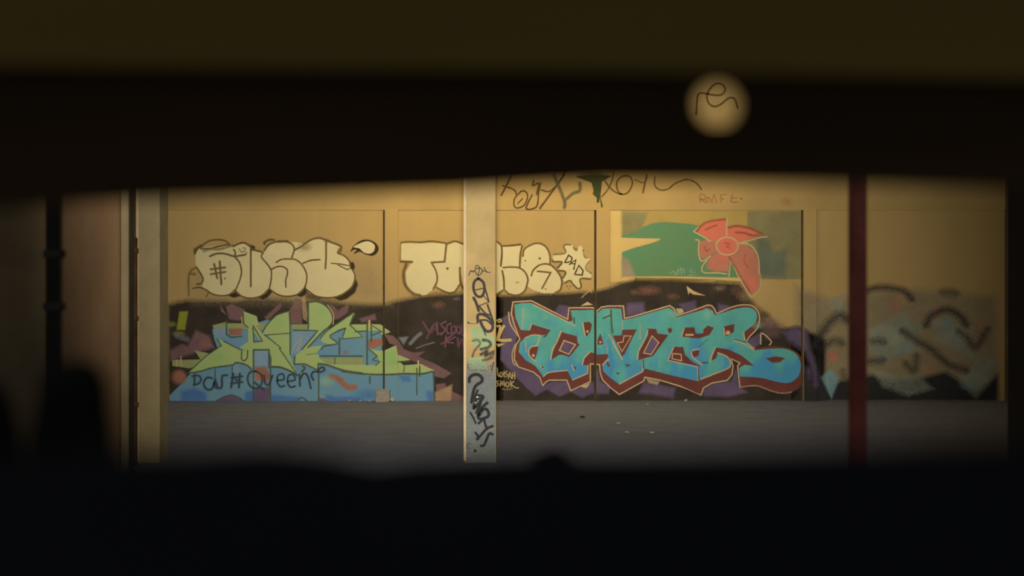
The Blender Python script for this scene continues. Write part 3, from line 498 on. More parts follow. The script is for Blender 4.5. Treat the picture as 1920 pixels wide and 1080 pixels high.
ta.add('counter', P_maroon, FL(rG, (585, 376), (728, 415), (735, 480), (752, 495), (655, 612), (600, 592), (555, 592), (485, 640), (500, 560), (545, 460)), FL(rG, (795, 282), (850, 276), (872, 300), (862, 360), (825, 412), (806, 402)), FL(rH, (104, 445), (130, 385), (160, 490), (104, 492)), FL(rG, (285, 520), (355, 512), (345, 570), (320, 645), (285, 615), (270, 570)), FL(rH, (345, 353), (482, 348), (420, 470), (360, 590), (340, 605), (255, 410), (340, 405)), FL(rH, (585, 342), (668, 345), (682, 388), (785, 402), (640, 600), (498, 642), (508, 560), (595, 400)), FL(rH, (780, 345), (812, 330), (825, 365), (795, 385)), FL(rH, (935, 332), (1036, 328), (1050, 388), (1131, 400), (1080, 425), (920, 418)), FL(rH, (835, 515), (930, 520), (945, 590), (1010, 655), (1100, 705), (795, 640)), FL(rI, (148, 350), (190, 312), (248, 332), (205, 400), (110, 432), (20, 430), (60, 395), (150, 385)), FL(rI, (340, 322), (445, 298), (440, 370), (380, 412), (352, 398)), FL(rI, (28, 570), (112, 538), (98, 600), (60, 618)), FL(rI, (755, 628), (850, 610), (932, 625), (885, 662), (810, 665), soft=2), FL(rH, (190, 680), (200, 655), (218, 690), (212, 710)))
ta.add('counter_purple', P_purple, FL(rG, (605, 455), (715, 495), (650, 588), (560, 550)), FL(rH, (630, 410), (695, 475), (620, 590), (548, 575)))
ta.add('counter_outline', P_creamline, S(rG, (605, 455), (715, 495), (650, 588), (560, 550), w=1.6, soft=.7, smooth=False, closed=True), S(rH, (630, 410), (695, 475), (620, 590), (548, 575), w=1.4, soft=.7, smooth=False, closed=True), S(rH, (360, 410), (430, 412), (340, 562), (295, 478), (350, 468), w=1.4, soft=.7, smooth=False, closed=True), S(rH, (830, 580), (910, 588), (915, 650), (822, 630), w=1.4, soft=.7, smooth=False, closed=True), S(rH, (955, 400), (1025, 400), w=3, soft=.8), dot(1101.3, 621.5, 2.2), dot(1125.2, 641.4, 2), dot(1000, 666.5, 2.6), dot(1365, 624, 4))
ta.add('highlight', P_creamline, S(rG, (212, 150), (205, 340), w=2.2, soft=1.2, a=.45, smooth=False), S(rG, (292, 292), (272, 350), w=1.7, soft=.6), S(rG, (575, 368), (540, 460), (495, 540), (475, 640), w=1.9, soft=.6), S(rG, (378, 405), (345, 495), w=1.8, soft=.6), S(rG, (335, 660), (270, 600), (268, 540), (300, 512), (350, 505), w=1.8, soft=.7), S(rG, (235, 460), (240, 570), w=2.2, soft=1, a=.5), S(rG, (785, 285), (808, 410), w=1.8, soft=.6), S(rG, (372, 700), (405, 730), w=1.6, soft=.6), S(rG, (680, 690), (700, 745), w=1.6, soft=.6), S(rG, (858, 562), (800, 625), (780, 690), w=1.8, soft=.6), S(rG, (405, 803), (445, 770), (520, 755), (640, 743), w=1.6, soft=.6), S(rG, (688, 836), (833, 772), (835, 692), w=1.6, soft=.6, smooth=False), S(rG, (310, 110), (715, 315), w=1.4, soft=.6, smooth=False), S(rG, (230, 430), (300, 402), (378, 405), w=1.6, soft=.6),
       S(rH, (213, 395), (345, 640), w=2.2, soft=.8, smooth=False), S(rH, (590, 355), (560, 440), (500, 560), (490, 640), w=1.8, soft=.7), S(rH, (315, 875), (540, 752), (545, 640), w=1.8, soft=.6, smooth=False), S(rH, (1075, 845), (1068, 710), (780, 645), w=1.4, soft=.7, smooth=False, a=.8), S(rH, (840, 515), (790, 630), w=1.6, soft=.7), S(rH, (515, 300), (515, 440), w=2.0, soft=1, a=.5), S(rH, (155, 490), (190, 495), (195, 580), w=1.4, soft=.6, a=.5), S(rH, (150, 690), (190, 645), (215, 640), w=1.6, soft=.6), S(rH, (940, 335), (915, 418), w=1.6, soft=.7), S(rH, (345, 270), (345, 350), w=1.6, soft=.7, a=.6),
       S(rI, (122, 828), (240, 782), (392, 718), (410, 660), (372, 608), (285, 572), w=1.7, soft=.9), S(rI, (450, 455), (545, 490), (640, 550), w=1.6, soft=.9), S(rI, (30, 560), (50, 620), (140, 690), w=1.7, soft=.8), S(rI, (110, 540), (45, 545), w=1.4, soft=.7), S(rI, (265, 520), (232, 590), (215, 660), w=1.6, soft=.8), S(rI, (535, 375), (548, 450), w=1.6, soft=.9), S(rI, (110, 720), (105, 840), w=1.4, soft=.7, a=.7), S(rI, (345, 330), (355, 400), w=1.5, soft=.8))
ta.add('dark_notch', P_outl, S(rH, (235, 160), (240, 300), (250, 380), w=2, soft=1), S(rH, (155, 240), (230, 210), w=2, soft=1.2), FL(rG, (385, 700), (412, 715), (395, 725)), FL(rG, (695, 705), (722, 715), (710, 735)), FL(rH, (370, 680), (425, 690), (390, 712)), FL(rH, (280, 762), (320, 768), (300, 785)), S(rH, (1080, 710), (1082, 845), w=1.6), S(rI, (100, 520), (190, 440), w=1.2, a=.6), S(rI, (135, 670), (190, 668), w=2), S(rH, (545, 640), (548, 720), w=1.6), S(rG, (700, 235), (705, 290), w=1.8), S(rI, (450, 445), (560, 470), w=1.4, a=.8), S(rG, (410, 420), (440, 400), w=2))
ta.build()

yl = Piece('sprayed_tag', 'small yellow letters YL beside the tagged column, left of the turquoise lettering', 'graffiti', base=14)
P_yel = paint('tag_yellow', 196, 160, 84, 640, .1)
yl.add('lettering', P_yel, S(rM, (385, 655), (420, 640), (430, 660), (400, 672), w=2.4, soft=.8), S(rM, (390, 710), (420, 720), (390, 850), w=4, soft=.8), S(rM, (460, 705), (430, 760), (395, 850), w=4.5, soft=.8), S(rM, (385, 845), (450, 855), (530, 850), w=5, soft=.8), FL(rM, (385, 890), (470, 885), (400, 920), soft=1), S(rM, (505, 570), (515, 660), (540, 720), w=1.4, soft=.8))
yl.build()
ls = Piece('sprayed_tag', 'two rows of small yellow-grey letters low on the wall right of the tagged column', 'graffiti', base=14)
P_yel2 = paint('tag_dull_yellow', 168, 140, 86, 690, .12)
ls.add('upper_row', P_yel2, S(rN, (372, 100), (380, 175), (400, 180), w=1.6, soft=.8), S(rN, (410, 140), (395, 165), (410, 190), (425, 165), (412, 140), w=1.5, soft=.7), S(rN, (438, 135), (440, 190), w=1.5, soft=.7), S(rN, (470, 130), (450, 150), (472, 170), (452, 190), w=1.5, soft=.7), S(rN, (478, 205), (492, 145), (510, 205), w=1.5, soft=.7), S(rN, (482, 185), (508, 185), w=1.2, soft=.7), S(rN, (518, 150), (520, 205), w=1.5, soft=.7), S(rN, (540, 140), (542, 210), w=1.5, soft=.7), S(rN, (518, 175), (542, 178), w=1.3, soft=.7))
ls.add('lower_row', P_yel2, S(rN, (385, 225), (362, 240), (385, 258), (362, 285), w=1.7, soft=.7), S(rN, (400, 280), (408, 230), (420, 262), (436, 230), (440, 280), w=1.6, soft=.7), S(rN, (468, 235), (452, 260), (470, 285), (488, 258), (468, 235), w=1.6, soft=.7), S(rN, (500, 225), (505, 285), w=1.6, soft=.7), S(rN, (532, 230), (508, 258), (545, 290), (578, 295), w=1.7, soft=.7), S(rN, (420, 305), (470, 310), (520, 300), w=1.2, soft=1, a=.6))
ls.build()

# --- painted blind window with green field and flower
wn = Piece('framed_mural', 'cream-framed painted panel with a green field under the lintel beam', 'mural', base=0)
P_frame = paint('frame_cream', 224, 180, 96, 430, .05)
wn.add('cream_frame', P_frame, FL(rJ, (25, 30), (160, 30), (160, 772), (900, 770), (1560, 785), (1560, 835), (900, 830), (300, 825), (25, 830), soft=1.2))
wn.add('ochre_band', paint('band_ochre', 192, 154, 74, 410, .08), FL(rJ, (160, 36), (1570, 36), (1570, 260), (1000, 260), (500, 200), (160, 330), soft=1))
wn.add('grey_patch', paint('patch_grey', 150, 132, 78, 430, .12), FL(rJ, (165, 50), (440, 60), (360, 260), (170, 330), soft=6), FL(rJ, (1570, 36), (2190, 36), (2190, 800), (1570, 790), soft=1.5))
wn.add('slate_patch', paint('patch_slate', 110, 110, 76, 470, .1), FL(rJ, (1690, 340), (1790, 380), (1850, 500), (1990, 480), (1980, 770), (1700, 760), soft=9))
wn.add('green_field', paint('field_green', 108, 138, 80, 470, .06, 1.4, rgb2=(96, 136, 88)), FL(rJ, (162, 305), (300, 280), (400, 215), (500, 175), (640, 160), (900, 180), (1030, 205), (1150, 260), (1150, 420), (1340, 560), (1480, 780), (1050, 770), (600, 765), (290, 765), (162, 690), (162, 492), (380, 430), (560, 380), (600, 350), (162, 335), soft=2))
wn.add('cream_wedge', P_frame, FL(rJ, (150, 338), (590, 346), (480, 392), (300, 440), (150, 495), soft=1.5))
wn.add('grey_corner', paint('patch_tan', 152, 130, 90, 510, .1), FL(rJ, (165, 560), (230, 600), (300, 765), (165, 765), soft=5))
wn.add('pale_scrawl', paint('scrawl_pale', 150, 158, 108, 510, .1), S(rJ, (690, 740), (740, 710), (760, 750), (790, 690), (790, 750), w=1.4, soft=1, a=.7), S(rJ, (815, 665), (830, 750), w=1.6, soft=1, a=.7), S(rJ, (780, 700), (860, 690), w=1.2, soft=1, a=.6), S(rJ, (850, 680), (860, 740), w=1.4, soft=1, a=.6), S(rJ, (920, 690), (960, 680), (920, 720), (980, 720), w=1.4, soft=1, a=.6), S(rJ, (910, 755), (990, 750), w=1.4, soft=1, a=.6))
wn.build()
fw = Piece('painted_flower', 'big red painted flower with pale outline on the green panel', 'mural', base=12)
P_fl = paint('flower_red', 226, 122, 80, 470, .06, 2.5, rgb2=(224, 110, 78)); P_fl2 = paint('flower_dull', 196, 118, 82, 480, .08)
P_flo = paint('flower_line', 205, 170, 108, 480, .06)
fw.add('petal', P_fl, FL(rK, (175, 225), (250, 150), (340, 105), (545, 75), (545, 290), (480, 310), (400, 360), soft=1.5))
fw.add('petal', P_fl, FL(rK, (572, 290), (572, 180), (680, 165), (860, 200), (1010, 262), (870, 310), (700, 370), (640, 310), soft=1.8))
fw.add('petal', P_fl2, FL(rK, (225, 360), (300, 340), (400, 370), (440, 420), (420, 490), (240, 580), (215, 480), soft=2))
fw.add('petal', P_fl2, FL(rK, (340, 570), (440, 500), (600, 540), (570, 730), (420, 730), (310, 690), soft=4))
fw.add('petal', P_fl2, FL(rK, (600, 560), (690, 400), (800, 400), (900, 490), (950, 620), (975, 800), (975, 930), (880, 1030), (800, 930), (720, 760), soft=1.8))
fw.add('bright_patch', P_fl, blob(1357, 478, 16, 14, .7), blob(1410, 530, 11, 16, .9, .4, -.2), blob(1398, 500, 10, 24, .35))
fw.add('centre', P_fl, FL(rK, *[(563 + 138 * math.cos(t * .3142), 415 + 112 * math.sin(t * .3142)) for t in range(20)], soft=.8))
fw.add('outline', P_flo, S(rK, *[(563 + 138 * math.cos(t * .3142), 415 + 112 * math.sin(t * .3142)) for t in range(20)], w=1.8, soft=.9, closed=True), S(rK, (205, 170), (140, 230), (270, 300), (350, 355), w=2, soft=.9, smooth=False), S(rK, (560, 60), (555, 280), w=2, soft=1.2, a=.7), S(rK, (1070, 295), (960, 310), (860, 340), (720, 380), w=1.8, soft=.9), S(rK, (720, 380), (830, 390), (910, 460), (960, 580), (970, 760), w=1.8, soft=.9), S(rK, (980, 760), (990, 900), (950, 990), (865, 1070), w=2, soft=1.8, a=.5), S(rK, (160, 335), (205, 350), (200, 480), (235, 605), (355, 540), w=1.8, soft=.9), S(rK, (310, 590), (245, 680), (270, 750), (450, 755), (560, 770), w=1.8, soft=.9), S(rK, (585, 800), (610, 590), (700, 790), (860, 1060), w=1.8, soft=1, smooth=False))
fw.add('petal_shade_line', paint('flower_dark', 158, 78, 44, 470, .1), S(rK, (175, 225), (250, 145), (340, 100), (540, 75), w=2.6, soft=2, a=.8), S(rK, (290, 210), (350, 180), (430, 150), w=2, soft=1.5, a=.8), S(rK, (575, 180), (700, 160), (860, 195), (1010, 262), w=3, soft=2, a=.8), S(rK, (670, 240), (780, 250), (880, 280), (960, 270), w=2.4, soft=2, a=.8), S(rK, (280, 420), (300, 480), (340, 450), w=2, soft=1.5, a=.6), S(rK, (590, 550), (760, 850), (860, 1010), w=2.6, soft=2, a=.6), S(rK, (530, 375), (590, 385), (560, 420), (600, 440), w=2, soft=1.5, a=.5), S(rK, (800, 520), (780, 600), (830, 690), w=2, soft=2, a=.4))
fw.build()

# --- tags on the lintel beam
P_tb = paint('beam_tag', 98, 70, 28, 380, .2)
t1 = Piece('sprayed_tag', 'dark scrawled letters on the lintel beam right of the tagged column', 'graffiti', base=2)
t1.add('lettering', P_tb, S(rL, (105, 250), (200, 60), (230, -60), w=2.4, soft=1.4), S(rL, (120, 150), (230, 190), (260, 240), w=2, soft=1.4), S(rL, (300, 210), (240, 280), (235, 350), (270, 375), (340, 340), (370, 250), (340, 205), (300, 210), w=2, soft=1), S(rL, (270, 330), (320, 280), w=1.8, soft=1), S(rL, (415, 240), (355, 378), (440, 375), (470, 330), (480, 210), (500, 120), w=2.2, soft=1), S(rL, (430, 100), (420, 150), (480, 130), (460, 240), w=2.4, soft=1.4), S(rL, (500, 190), (580, 210), (660, 150), w=1.8, soft=1.4), S(rL, (490, 380), (600, 230), (720, 60), (760, -40), w=2.8, soft=1.2))
t1.add('blue_grey_arrow', paint('tag_bluegrey', 112, 96, 58, 370, .1), S(rL, (630, 40), (690, 180), (740, 320), (735, 375), w=4, soft=2.6), S(rL, (740, 300), (820, 230), (890, 200), (890, 120), w=3.5, soft=3))
t1.build()
t2 = Piece('paint_drip', 'dark green paint splash dripping down the lintel beam', 'graffiti', base=2)
t2.add('splash', paint('drip_green', 72, 74, 30, 370, .15), FL(rL, (850, 60), (1000, 40), (1210, 50), (1110, 110), (1095, 260), (1120, 365), (1105, 365), (1090, 270), (1080, 320), (1062, 320), (1060, 270), (1020, 235), (1030, 200), (1010, 120), soft=1.2), blob(1112, 326, 40, 10, .7))
t2.build()
t3 = Piece('sprayed_tag', 'long looping brown script running up the lintel beam, its end seen through the round hole', 'graffiti', base=6)
P_scr = paint('script_brown', 112, 80, 30, 380, .15)
t3.add('lettering', P_scr, S(rL, (1110, 262), (1170, 190), (1215, 90), (1230, 0), w=2, soft=1), S(rL, (1140, 100), (1200, 180), (1290, 235), (1370, 220), (1415, 130), (1390, 60), (1310, 60), (1260, 120), (1270, 200), (1310, 240), w=2.2, soft=1), S(rL, (1560, 40), (1520, 225), w=2.4, soft=1), S(rL, (1440, 90), (1520, 120), (1570, 60), w=1.8, soft=1.4, a=.7), S(rL, (1640, 60), (1640, 150), (1700, 195), (1780, 180), (1840, 130), (1950, 90), (2020, 105), (2070, 140), (2105, 190), w=1.9, soft=1.2),
       S(rW, (435, 480), (448, 330), (490, 312), (560, 325), (630, 325), (662, 285), (640, 245), (590, 238), (545, 275), (520, 330), (530, 385), (572, 415), (625, 400), (690, 350), (735, 358), (760, 430), w=2.4, soft=1.4))
t3.build()
t4 = Piece('sprayed_tag', 'faint red letters on the lintel beam above the flower', 'graffiti', base=2)
P_rt = paint('tag_red', 165, 98, 45, 380, .15)
t4.add('lettering', P_rt, *[stroke([(900 + x / 2.909, 310 + y / 2.909) for x, y in p], 1.5, 1.4, a=.65) for p in ([(1200, 205), (1200, 160), (1225, 165), (1222, 185), (1203, 185), (1232, 205)], [(1240, 175), (1232, 190), (1245, 200), (1255, 185), (1240, 175)], [(1262, 205), (1275, 160), (1288, 205)], [(1310, 160), (1312, 205)], [(1308, 165), (1340, 160)], [(1310, 185), (1330, 183)], [(1375, 160), (1370, 200), (1405, 200)], [(1370, 180), (1400, 178)])], dot(1389, 373, 1.8), blob(1474, 378, 16, 12, .35))
t4.build()

# --- worn graffiti on the far right of the wall
rg = Piece('faded_graffiti', 'dull grey-green and red faded graffiti on the wall behind the red pole', 'graffiti', base=0)
c_gg = paint('faded_greygreen', 138, 136, 106, 640, .2); c_dk = paint('faded_dark', 47, 43, 37, 640, .2); c_rd = paint('faded_red', 190, 114, 84, 620, .2); c_tl = paint('faded_teal', 116, 140, 128, 690, .15); c_tn = paint('faded_tan', 134, 116, 82, 600, .15)
rg.add('tan_field', c_tn, FL(rV, (60, 160), (300, 250), (520, 190), (800, 170), (1100, 190), (1380, 220), (1380, 860), (60, 860), soft=14, a=.75))
rg.add('dark_foot', c_dk, FL(rV, (60, 760), (180, 800), (400, 770), (560, 740), (700, 780), (900, 760), (1050, 720), (1250, 830), (1400, 740), (1400, 905), (60, 905), soft=9))
rg.add('grey_green_shape', c_gg, FL(rV, (560, 430), (760, 330), (880, 420), (800, 560), (640, 640), (560, 560), soft=10, a=.8), FL(rV, (980, 380), (1080, 350), (1180, 440), (1240, 620), (1130, 560), (1000, 480), soft=9, a=.8), FL(rV, (1160, 760), (1300, 620), (1390, 640), (1370, 740), (1260, 860), soft=10, a=.8), FL(rV, (560, 700), (700, 740), (860, 740), (960, 820), (800, 860), (640, 800), soft=8, a=.6), FL(rV, (260, 240), (360, 200), (340, 320), soft=9, a=.6))
rg.add('teal_shape', c_tl, FL(rV, (220, 750), (280, 700), (330, 760), (285, 880), soft=5, a=.9), blob(1700, 655, 26, 14, .4), blob(1816, 722, 22, 12, .45), blob(1775, 610, 12, 20, .4))
rg.add('red_patch', c_rd, blob(1562, 668, 14, 12, .9, .4), blob(1678, 573, 16, 13, .6), blob(1754, 580, 12, 10, .5), blob(1740, 690, 18, 10, .4), blob(1805, 690, 14, 9, .5), blob(1690, 556, 18, 22, .25), blob(1838, 610, 14, 14, .35))
rg.add('dark_stroke', c_dk, S(rV, (170, 540), (240, 420), (330, 330), (400, 360), w=8, soft=11, a=0.75), S(rV, (200, 560), (300, 500), (360, 520), w=6, soft=10, a=0.65), S(rV, (520, 160), (620, 140), (760, 160), (830, 220), w=5, soft=9, a=0.81), S(rV, (1030, 170), (1130, 180), w=7, soft=10, a=0.55), S(rV, (920, 400), (960, 330), (1060, 290), (1150, 330), (1200, 400), w=4, soft=10, a=0.81), S(rV, (1140, 430), (1200, 480), (1260, 540), (1340, 420), w=5, soft=10, a=0.65), S(rV, (560, 500), (640, 510), w=6, soft=10, a=0.65), S(rV, (760, 430), (860, 500), (960, 560), (1080, 660), (1200, 700), w=5, soft=10, a=0.75), S(rV, (540, 640), (640, 630), w=5, soft=9, a=0.65), S(rV, (780, 650), (840, 700), (860, 600), w=5, soft=10, a=0.65), S(rV, (200, 560), (200, 700), (230, 860), w=5, soft=9, a=0.65), S(rV, (360, 700), (390, 860), w=4, soft=9, a=0.55))
rg.add('violet_stroke', P_purple, S(rV, (100, 430), (120, 560), (160, 680), (180, 800), w=8, soft=6, a=.7), blob(1515, 700, 12, 22, .6))
rg.build()

# --- tags on the column (its own plane)
DCP = DC - .001
cu = Piece('marker_tag', 'upright black marker tag with a small crown, high on the tagged column', 'graffiti', depth=DCP, base=6, relief=False)
P_mk = paint('marker_black', 58, 50, 42, 560, .15); P_mk2 = paint('marker_deep_black', 30, 30, 28, 740, .15)
cu.add('crown', P_mk, S(rM, (100, 195), (125, 150), (150, 165), w=1.2, soft=.7), S(rM, (115, 155), (165, 150), (170, 110), (195, 95), (210, 130), (195, 200), w=1.3, soft=.7), S(rM, (160, 150), (200, 200), (240, 150), (215, 120), (180, 130), w=1.3, soft=.7), S(rM, (225, 180), (250, 150), (280, 160), (320, 168), w=1.2, soft=.7), S(rM, (255, 115), (285, 165), w=1.3, soft=.7))
cu.add('lettering', P_mk, S(rM, (200, 225), (160, 260), (150, 330), (180, 400), (230, 410), (260, 350), (250, 270), (200, 225), w=4.6, soft=.7), S(rM, (165, 345), (255, 325), w=1.8, soft=.6), S(rM, (250, 270), (280, 370), (308, 468), w=2.6, soft=.6), S(rM, (150, 420), (180, 480), (205, 560), w=5, soft=.8), S(rM, (200, 420), (255, 405), (305, 465), (205, 505), w=1.6, soft=.6, smooth=False), S(rM, (205, 505), (270, 580), (330, 600), w=3, soft=.6), S(rM, (290, 490), (345, 650), (350, 700), w=3.2, soft=.7), S(rM, (195, 660), (195, 600), (240, 590), (310, 630), (345, 700), (330, 755), (280, 760), (240, 710), (220, 660), w=5, soft=.8), S(rM, (215, 650), (280, 650), (330, 690), w=3, soft=.7), S(rM, (240, 720), (275, 805), w=1.8, soft=.7), dot(878, 605, 1.8), S(rM, (105, 680), (150, 685), (200, 680), w=1.2, soft=.8, a=.6), S(rM, (190, 600), (190, 680), w=3, soft=.8))
cu.build()
cg = Piece('paint_patch', 'pale green buffed paint patches with a smeared black scribble at mid column', 'graffiti', depth=DCP, base=0, relief=False)
cg.add('green_patch', paint('buff_green', 128, 142, 92, 640, .12), FL(rM, (130, 720), (250, 720), (290, 800), (360, 820), (355, 900), (250, 960), (150, 900), (130, 800), soft=2.4, a=.85), FL(rN, (100, 10), (240, 0), (270, 80), (265, 130), (105, 125), soft=2, a=.9), FL(rN, (140, 380), (320, 200), (340, 250), (330, 380), soft=7, a=.35), FL(rN, (280, 510), (330, 490), (330, 620), (290, 600), soft=4, a=.5), FL(rN, (110, 800), (185, 800), (185, 890), (110, 880), soft=3, a=.5), FL(rN, (90, 590), (190, 620), (160, 680), (100, 650), soft=4, a=.4), FL(rN, (230, 215), (350, 215), (350, 240), (240, 240), soft=2, a=.3))
cg.add('grey_light_falloff', paint('falloff_grey', 84, 86, 78, 740, .1), FL(rN, (0, 130), (420, 130), (420, 1200), (0, 1200), soft=26, a=.9))  # soft grey layer paints the dimmer, cooler light low on the column
cg.add('smeared_scribble', P_mk, S(rM, (140, 860), (190, 850), (215, 890), (160, 960), (140, 1020), w=3, soft=2, a=.7), S(rM, (240, 850), (300, 860), (325, 895), (290, 930), (220, 945), w=4.5, soft=1.6, a=.9), S(rM, (220, 1000), (290, 960), (270, 1010), (350, 970), w=4.5, soft=1.6, a=.9), S(rM, (355, 960), (340, 1010), (270, 1060), w=4, soft=1.6, a=.8), S(rN, (300, 90), (315, 75), w=1.2, soft=.6), S(rN, (338, 45), (318, 130), w=1.6, soft=.6), S(rN, (90, 65), (95, 120), w=2, soft=1.2, a=.6), S(rN, (110, 128), (180, 122), (260, 130), w=1.2, soft=1, a=.6), S(rN, (230, 30), (330, 5), w=4, soft=2, a=.7))
cg.build()
cl = Piece('sprayed_tag', 'bold black tag starting with a question mark, low on the tagged column', 'graffiti', depth=DCP, base=14, relief=False)
cl.add('lettering', P_mk2, S(rN, (103, 240), (105, 200), (140, 170), (190, 168), (225, 200), (220, 235), (170, 270), (145, 320), (125, 430), w=5.4, soft=.7), S(rN, (185, 315), (160, 370), (120, 440), w=4, soft=.7), S(rN, (165, 365), (235, 380), (190, 450), (145, 490), (170, 400), (200, 400), w=5, soft=.7), S(rN, (225, 385), (200, 470), (170, 540), w=5, soft=.7), S(rN, (280, 435), (230, 480), (190, 530), (195, 590), (240, 590), (290, 560), (270, 500), (230, 510), (200, 560), w=5, soft=.7), S(rN, (110, 530), (140, 580), (165, 640), w=3.2, soft=.7), S(rN, (190, 640), (240, 600), (255, 640), (275, 680), (330, 660), w=4, soft=.7), S(rN, (325, 665), (270, 690), (175, 795), w=4.4, soft=.7), S(rN, (160, 725), (185, 760), (175, 795), w=4, soft=.7), S(rN, (330, 745), (295, 735), (270, 790), (245, 845), (212, 855), w=4.4, soft=.7), dot(891, 845, 2.6), dot(895, 745, 2.4))
cl.add('faint_ring', P_mk2, S(rN, (110, 830), (85, 840), (85, 870), (110, 880), w=1.4, soft=1, a=.5))
cl.add('white_glint', P_cream, dot(895, 744.5, 1.5), dot(891, 755, .9))
cl.build()

# ------------------------------------------------------------------ litter along the wall foot
M_lit = mat('pale_litter', (.55, .53, .47), .8, .2, 20)
M_card = mat('grey_card', (.40, .38, .33), .85, .2, 8)
cb = tag(empty('cardboard_box', (X(721), DW - .14, 0)), 'small grey box standing at the wall foot below the lime letters', 'box')
obj('body', nbox(-.12, .10, -.08, .08, 0, .19, bevel=.006), M_card, cb)
obj('flap', box(bmesh.new(), -.12, .10, -.085, -.078, .12, .215, bevel=.002), M_card, cb)
def crumple(name, px, y, r, label, m, sq=.7, group=None):
    bm = bmesh.new(); bmesh.ops.create_icosphere(bm, subdivisions=2, radius=r); rn = random.Random(px)
    for v in bm.verts: v.co *= .72 + .5 * rn.random(); v.co.z *= sq
    mn = min(v.co.z for v in bm.verts)
    for v in bm.verts: v.co.z -= mn
    o = obj(name, bm, m); o.location = (X(px, y), y, 0); return tag(o, label, 'litter', group)
crumple('paper_scrap', 736, DW - .16, .05, 'white crumpled paper beside the small grey box', M_lit)
crumple('paper_scrap', 1286, DW - .12, .028, 'tiny white scrap at the wall foot below the turquoise lettering', M_lit)
crumple('paper_scrap', 1214, DW - .75, .024, 'tiny white scrap on the floor left of the flower, near the wall', M_lit, .4)
for px, y, lb in ((655, DW - .12, 'leftmost tiny pale scrap at the wall foot left of the small grey box'), (676, DW - .1, 'middle tiny pale scrap at the wall foot left of the small grey box'), (693, DW - .14, 'tiny pale scrap at the wall foot nearest the small grey box')):
    crumple('paper_scrap', px, y, .024, lb, M_lit, .6, 'scraps left of the grey box')
for px, py, lb in ((1092, 783, 'dark bit of gravel on the open floor right of the tagged column'), (1160, 795, 'pale bit of gravel furthest back on the open floor'), (1175, 812, 'pale bit of gravel in the middle of the open floor'), (1222, 813, 'rightmost pale bit of gravel on the open floor')):
    y = H * F / (py - 540); crumple('gravel_bit', px, y, .035, lb, M_card if px > 1100 else M_dark, .35, 'gravel on the open floor')

# ------------------------------------------------------------------ board fence the view is framed by
DB = 1.0
def plank(name, d, th, top, bot, m, parent, hole=None):
    """board with uneven edges (lists of px points, left to right) and an optional round hole"""
    P = [Vector((X(x, d), Z(y, d))) for x, y in top] + [Vector((X(x, d), Z(y, d))) for x, y in reversed(bot)]
    loops = [[Vector((p.x, p.y, 0)) for p in P]]
    if hole:
        hx, hy, hr = hole; n = 32; rn = random.Random(3)
        loops.append([Vector((X(hx, d) + hr * d / F * math.cos(-2 * math.pi * i / n) * (1 + .03 * rn.random()), Z(hy, d) + hr * d / F * math.sin(-2 * math.pi * i / n) * (1 + .03 * rn.random()), 0)) for i in range(n)])
    tris = tessellate_polygon(loops); flat = [p for l in loops for p in l]
    bm = bmesh.new(); fr = [bm.verts.new((p.x, 0, p.y)) for p in flat]; bk_ = [bm.verts.new((p.x, th, p.y)) for p in flat]
    for t in tris:
        bm.faces.new([fr[i] for i in t]); bm.faces.new([bk_[i] for i in reversed(t)])
    s = 0
    for l in loops:
        for i in range(len(l)):
            a, b = s + i, s + (i + 1) % len(l); bm.faces.new((fr[a], fr[b], bk_[b], bk_[a]))
        s += len(l)
    bmesh.ops.recalc_face_normals(bm, faces=bm.faces[:])
    o = obj(name, bm, m, parent); o.location = (0, d - parent.location.y, -parent.location.z); return o
DL = .56
fence = tag(empty('board_fence', (0, DB, 0)), 'dark out-of-focus board fence framing the view, with a long gap and a knot hole', 'fence')
M_w1 = mat('brown_plank', (.25, .158, .036), .8, .1, 3, stretch=(.3, 1, 4)); M_w2 = mat('black_brown_plank', (.085, .045, .016), .85, .3, 3, stretch=(.3, 1, 4)); M_w3 = mat('blue_black_panel', (.014, .0145, .019), .8, .3, 3)
plank('upper_plank', DB - .03, .02, [(-5000, -700), (7000, -700)], [(-5000, 118), (0, 122), (500, 128), (1000, 131), (1500, 138), (1920, 148), (7000, 160)], M_w1, fence)
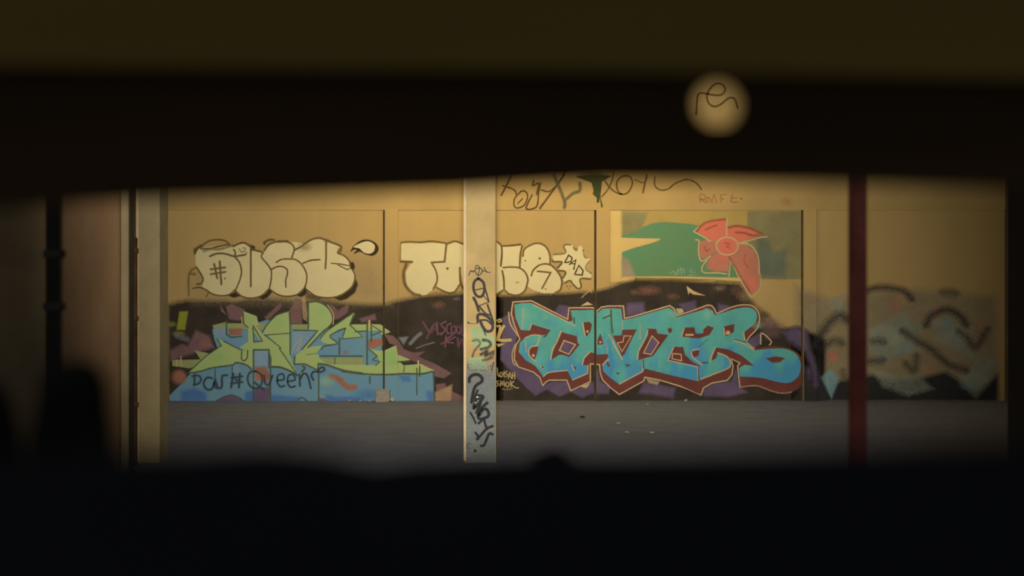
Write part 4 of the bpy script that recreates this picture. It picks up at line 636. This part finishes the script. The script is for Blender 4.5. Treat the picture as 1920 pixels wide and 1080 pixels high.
plank('holed_plank', DB, .008, [(-5000, 95), (960, 100), (7000, 110)], [(-5000, 450), (0, 392), (150, 381), (300, 372), (600, 365), (850, 357), (1000, 347), (1120, 340), (1300, 340), (1600, 345), (1920, 354), (7000, 380)], M_w2, fence, hole=(1347, 195, 42))
plank('lower_panel', DL, .02, [(-5000, 870), (0, 866), (330, 854), (480, 842), (600, 852), (690, 872), (780, 862), (960, 854), (1200, 854), (1500, 850), (1920, 844), (7000, 840)], [(-5000, 540 + H * F / DL), (7000, 540 + H * F / DL)], M_w3, fence)
LEDGE = Z(915, 1.05)
obj('ledge', nbox(-2.0, 2.0, DL + .021 - DB, .05, LEDGE - .02, LEDGE, bevel=.003), M_w3, fence)
for x in (-1.75, 1.75):
    o = obj('post', nbox(x - .04, x + .04, .02, .10, 0, 2.9, bevel=.005), M_w2, fence)
    o2 = obj('batten', nbox(x - .04, x + .04, DL + .021 - DB, .019, 0, LEDGE - .021, bevel=.004), M_w2, fence)
def clod(px, top, rx, label, seed, d=.955):
    from mathutils import noise as nz
    bm = bmesh.new(); bmesh.ops.create_icosphere(bm, subdivisions=4, radius=1.0)
    for v in bm.verts:
        k = 1 + .2 * nz.noise(v.co * 1.7 + Vector((seed, 0, 0))) + .06 * nz.noise(v.co * 6)
        v.co = Vector((v.co.x * k, v.co.y * k, max(v.co.z, -.75) * k))
    lo_z = min(v.co.z for v in bm.verts); hi_z = max(v.co.z for v in bm.verts); mx = max(abs(v.co.x) for v in bm.verts); my = max(abs(v.co.y) for v in bm.verts)
    hgt = Z(top, d) - LEDGE; wd = rx * d / F
    for v in bm.verts: v.co = Vector((v.co.x / mx * wd, v.co.y / my * min(wd * .8, .04), (v.co.z - lo_z) / (hi_z - lo_z) * hgt))
    o = obj('dirt_clod', bm, mat('black_clod', (.02, .019, .017), .95, .4, 30, .3), None, True); o.location = (X(px, d), d, LEDGE); return tag(o, label, 'clod')
clod(135, 672, 84, 'large black rounded lump resting on the lower panel at the left', 2.3)
clod(-20, 712, 62, 'black lump cut by the left edge of the picture', 5.1)
clod(1042, 832, 70, 'small dark lump on the lower panel right of the tagged column', 8.4)
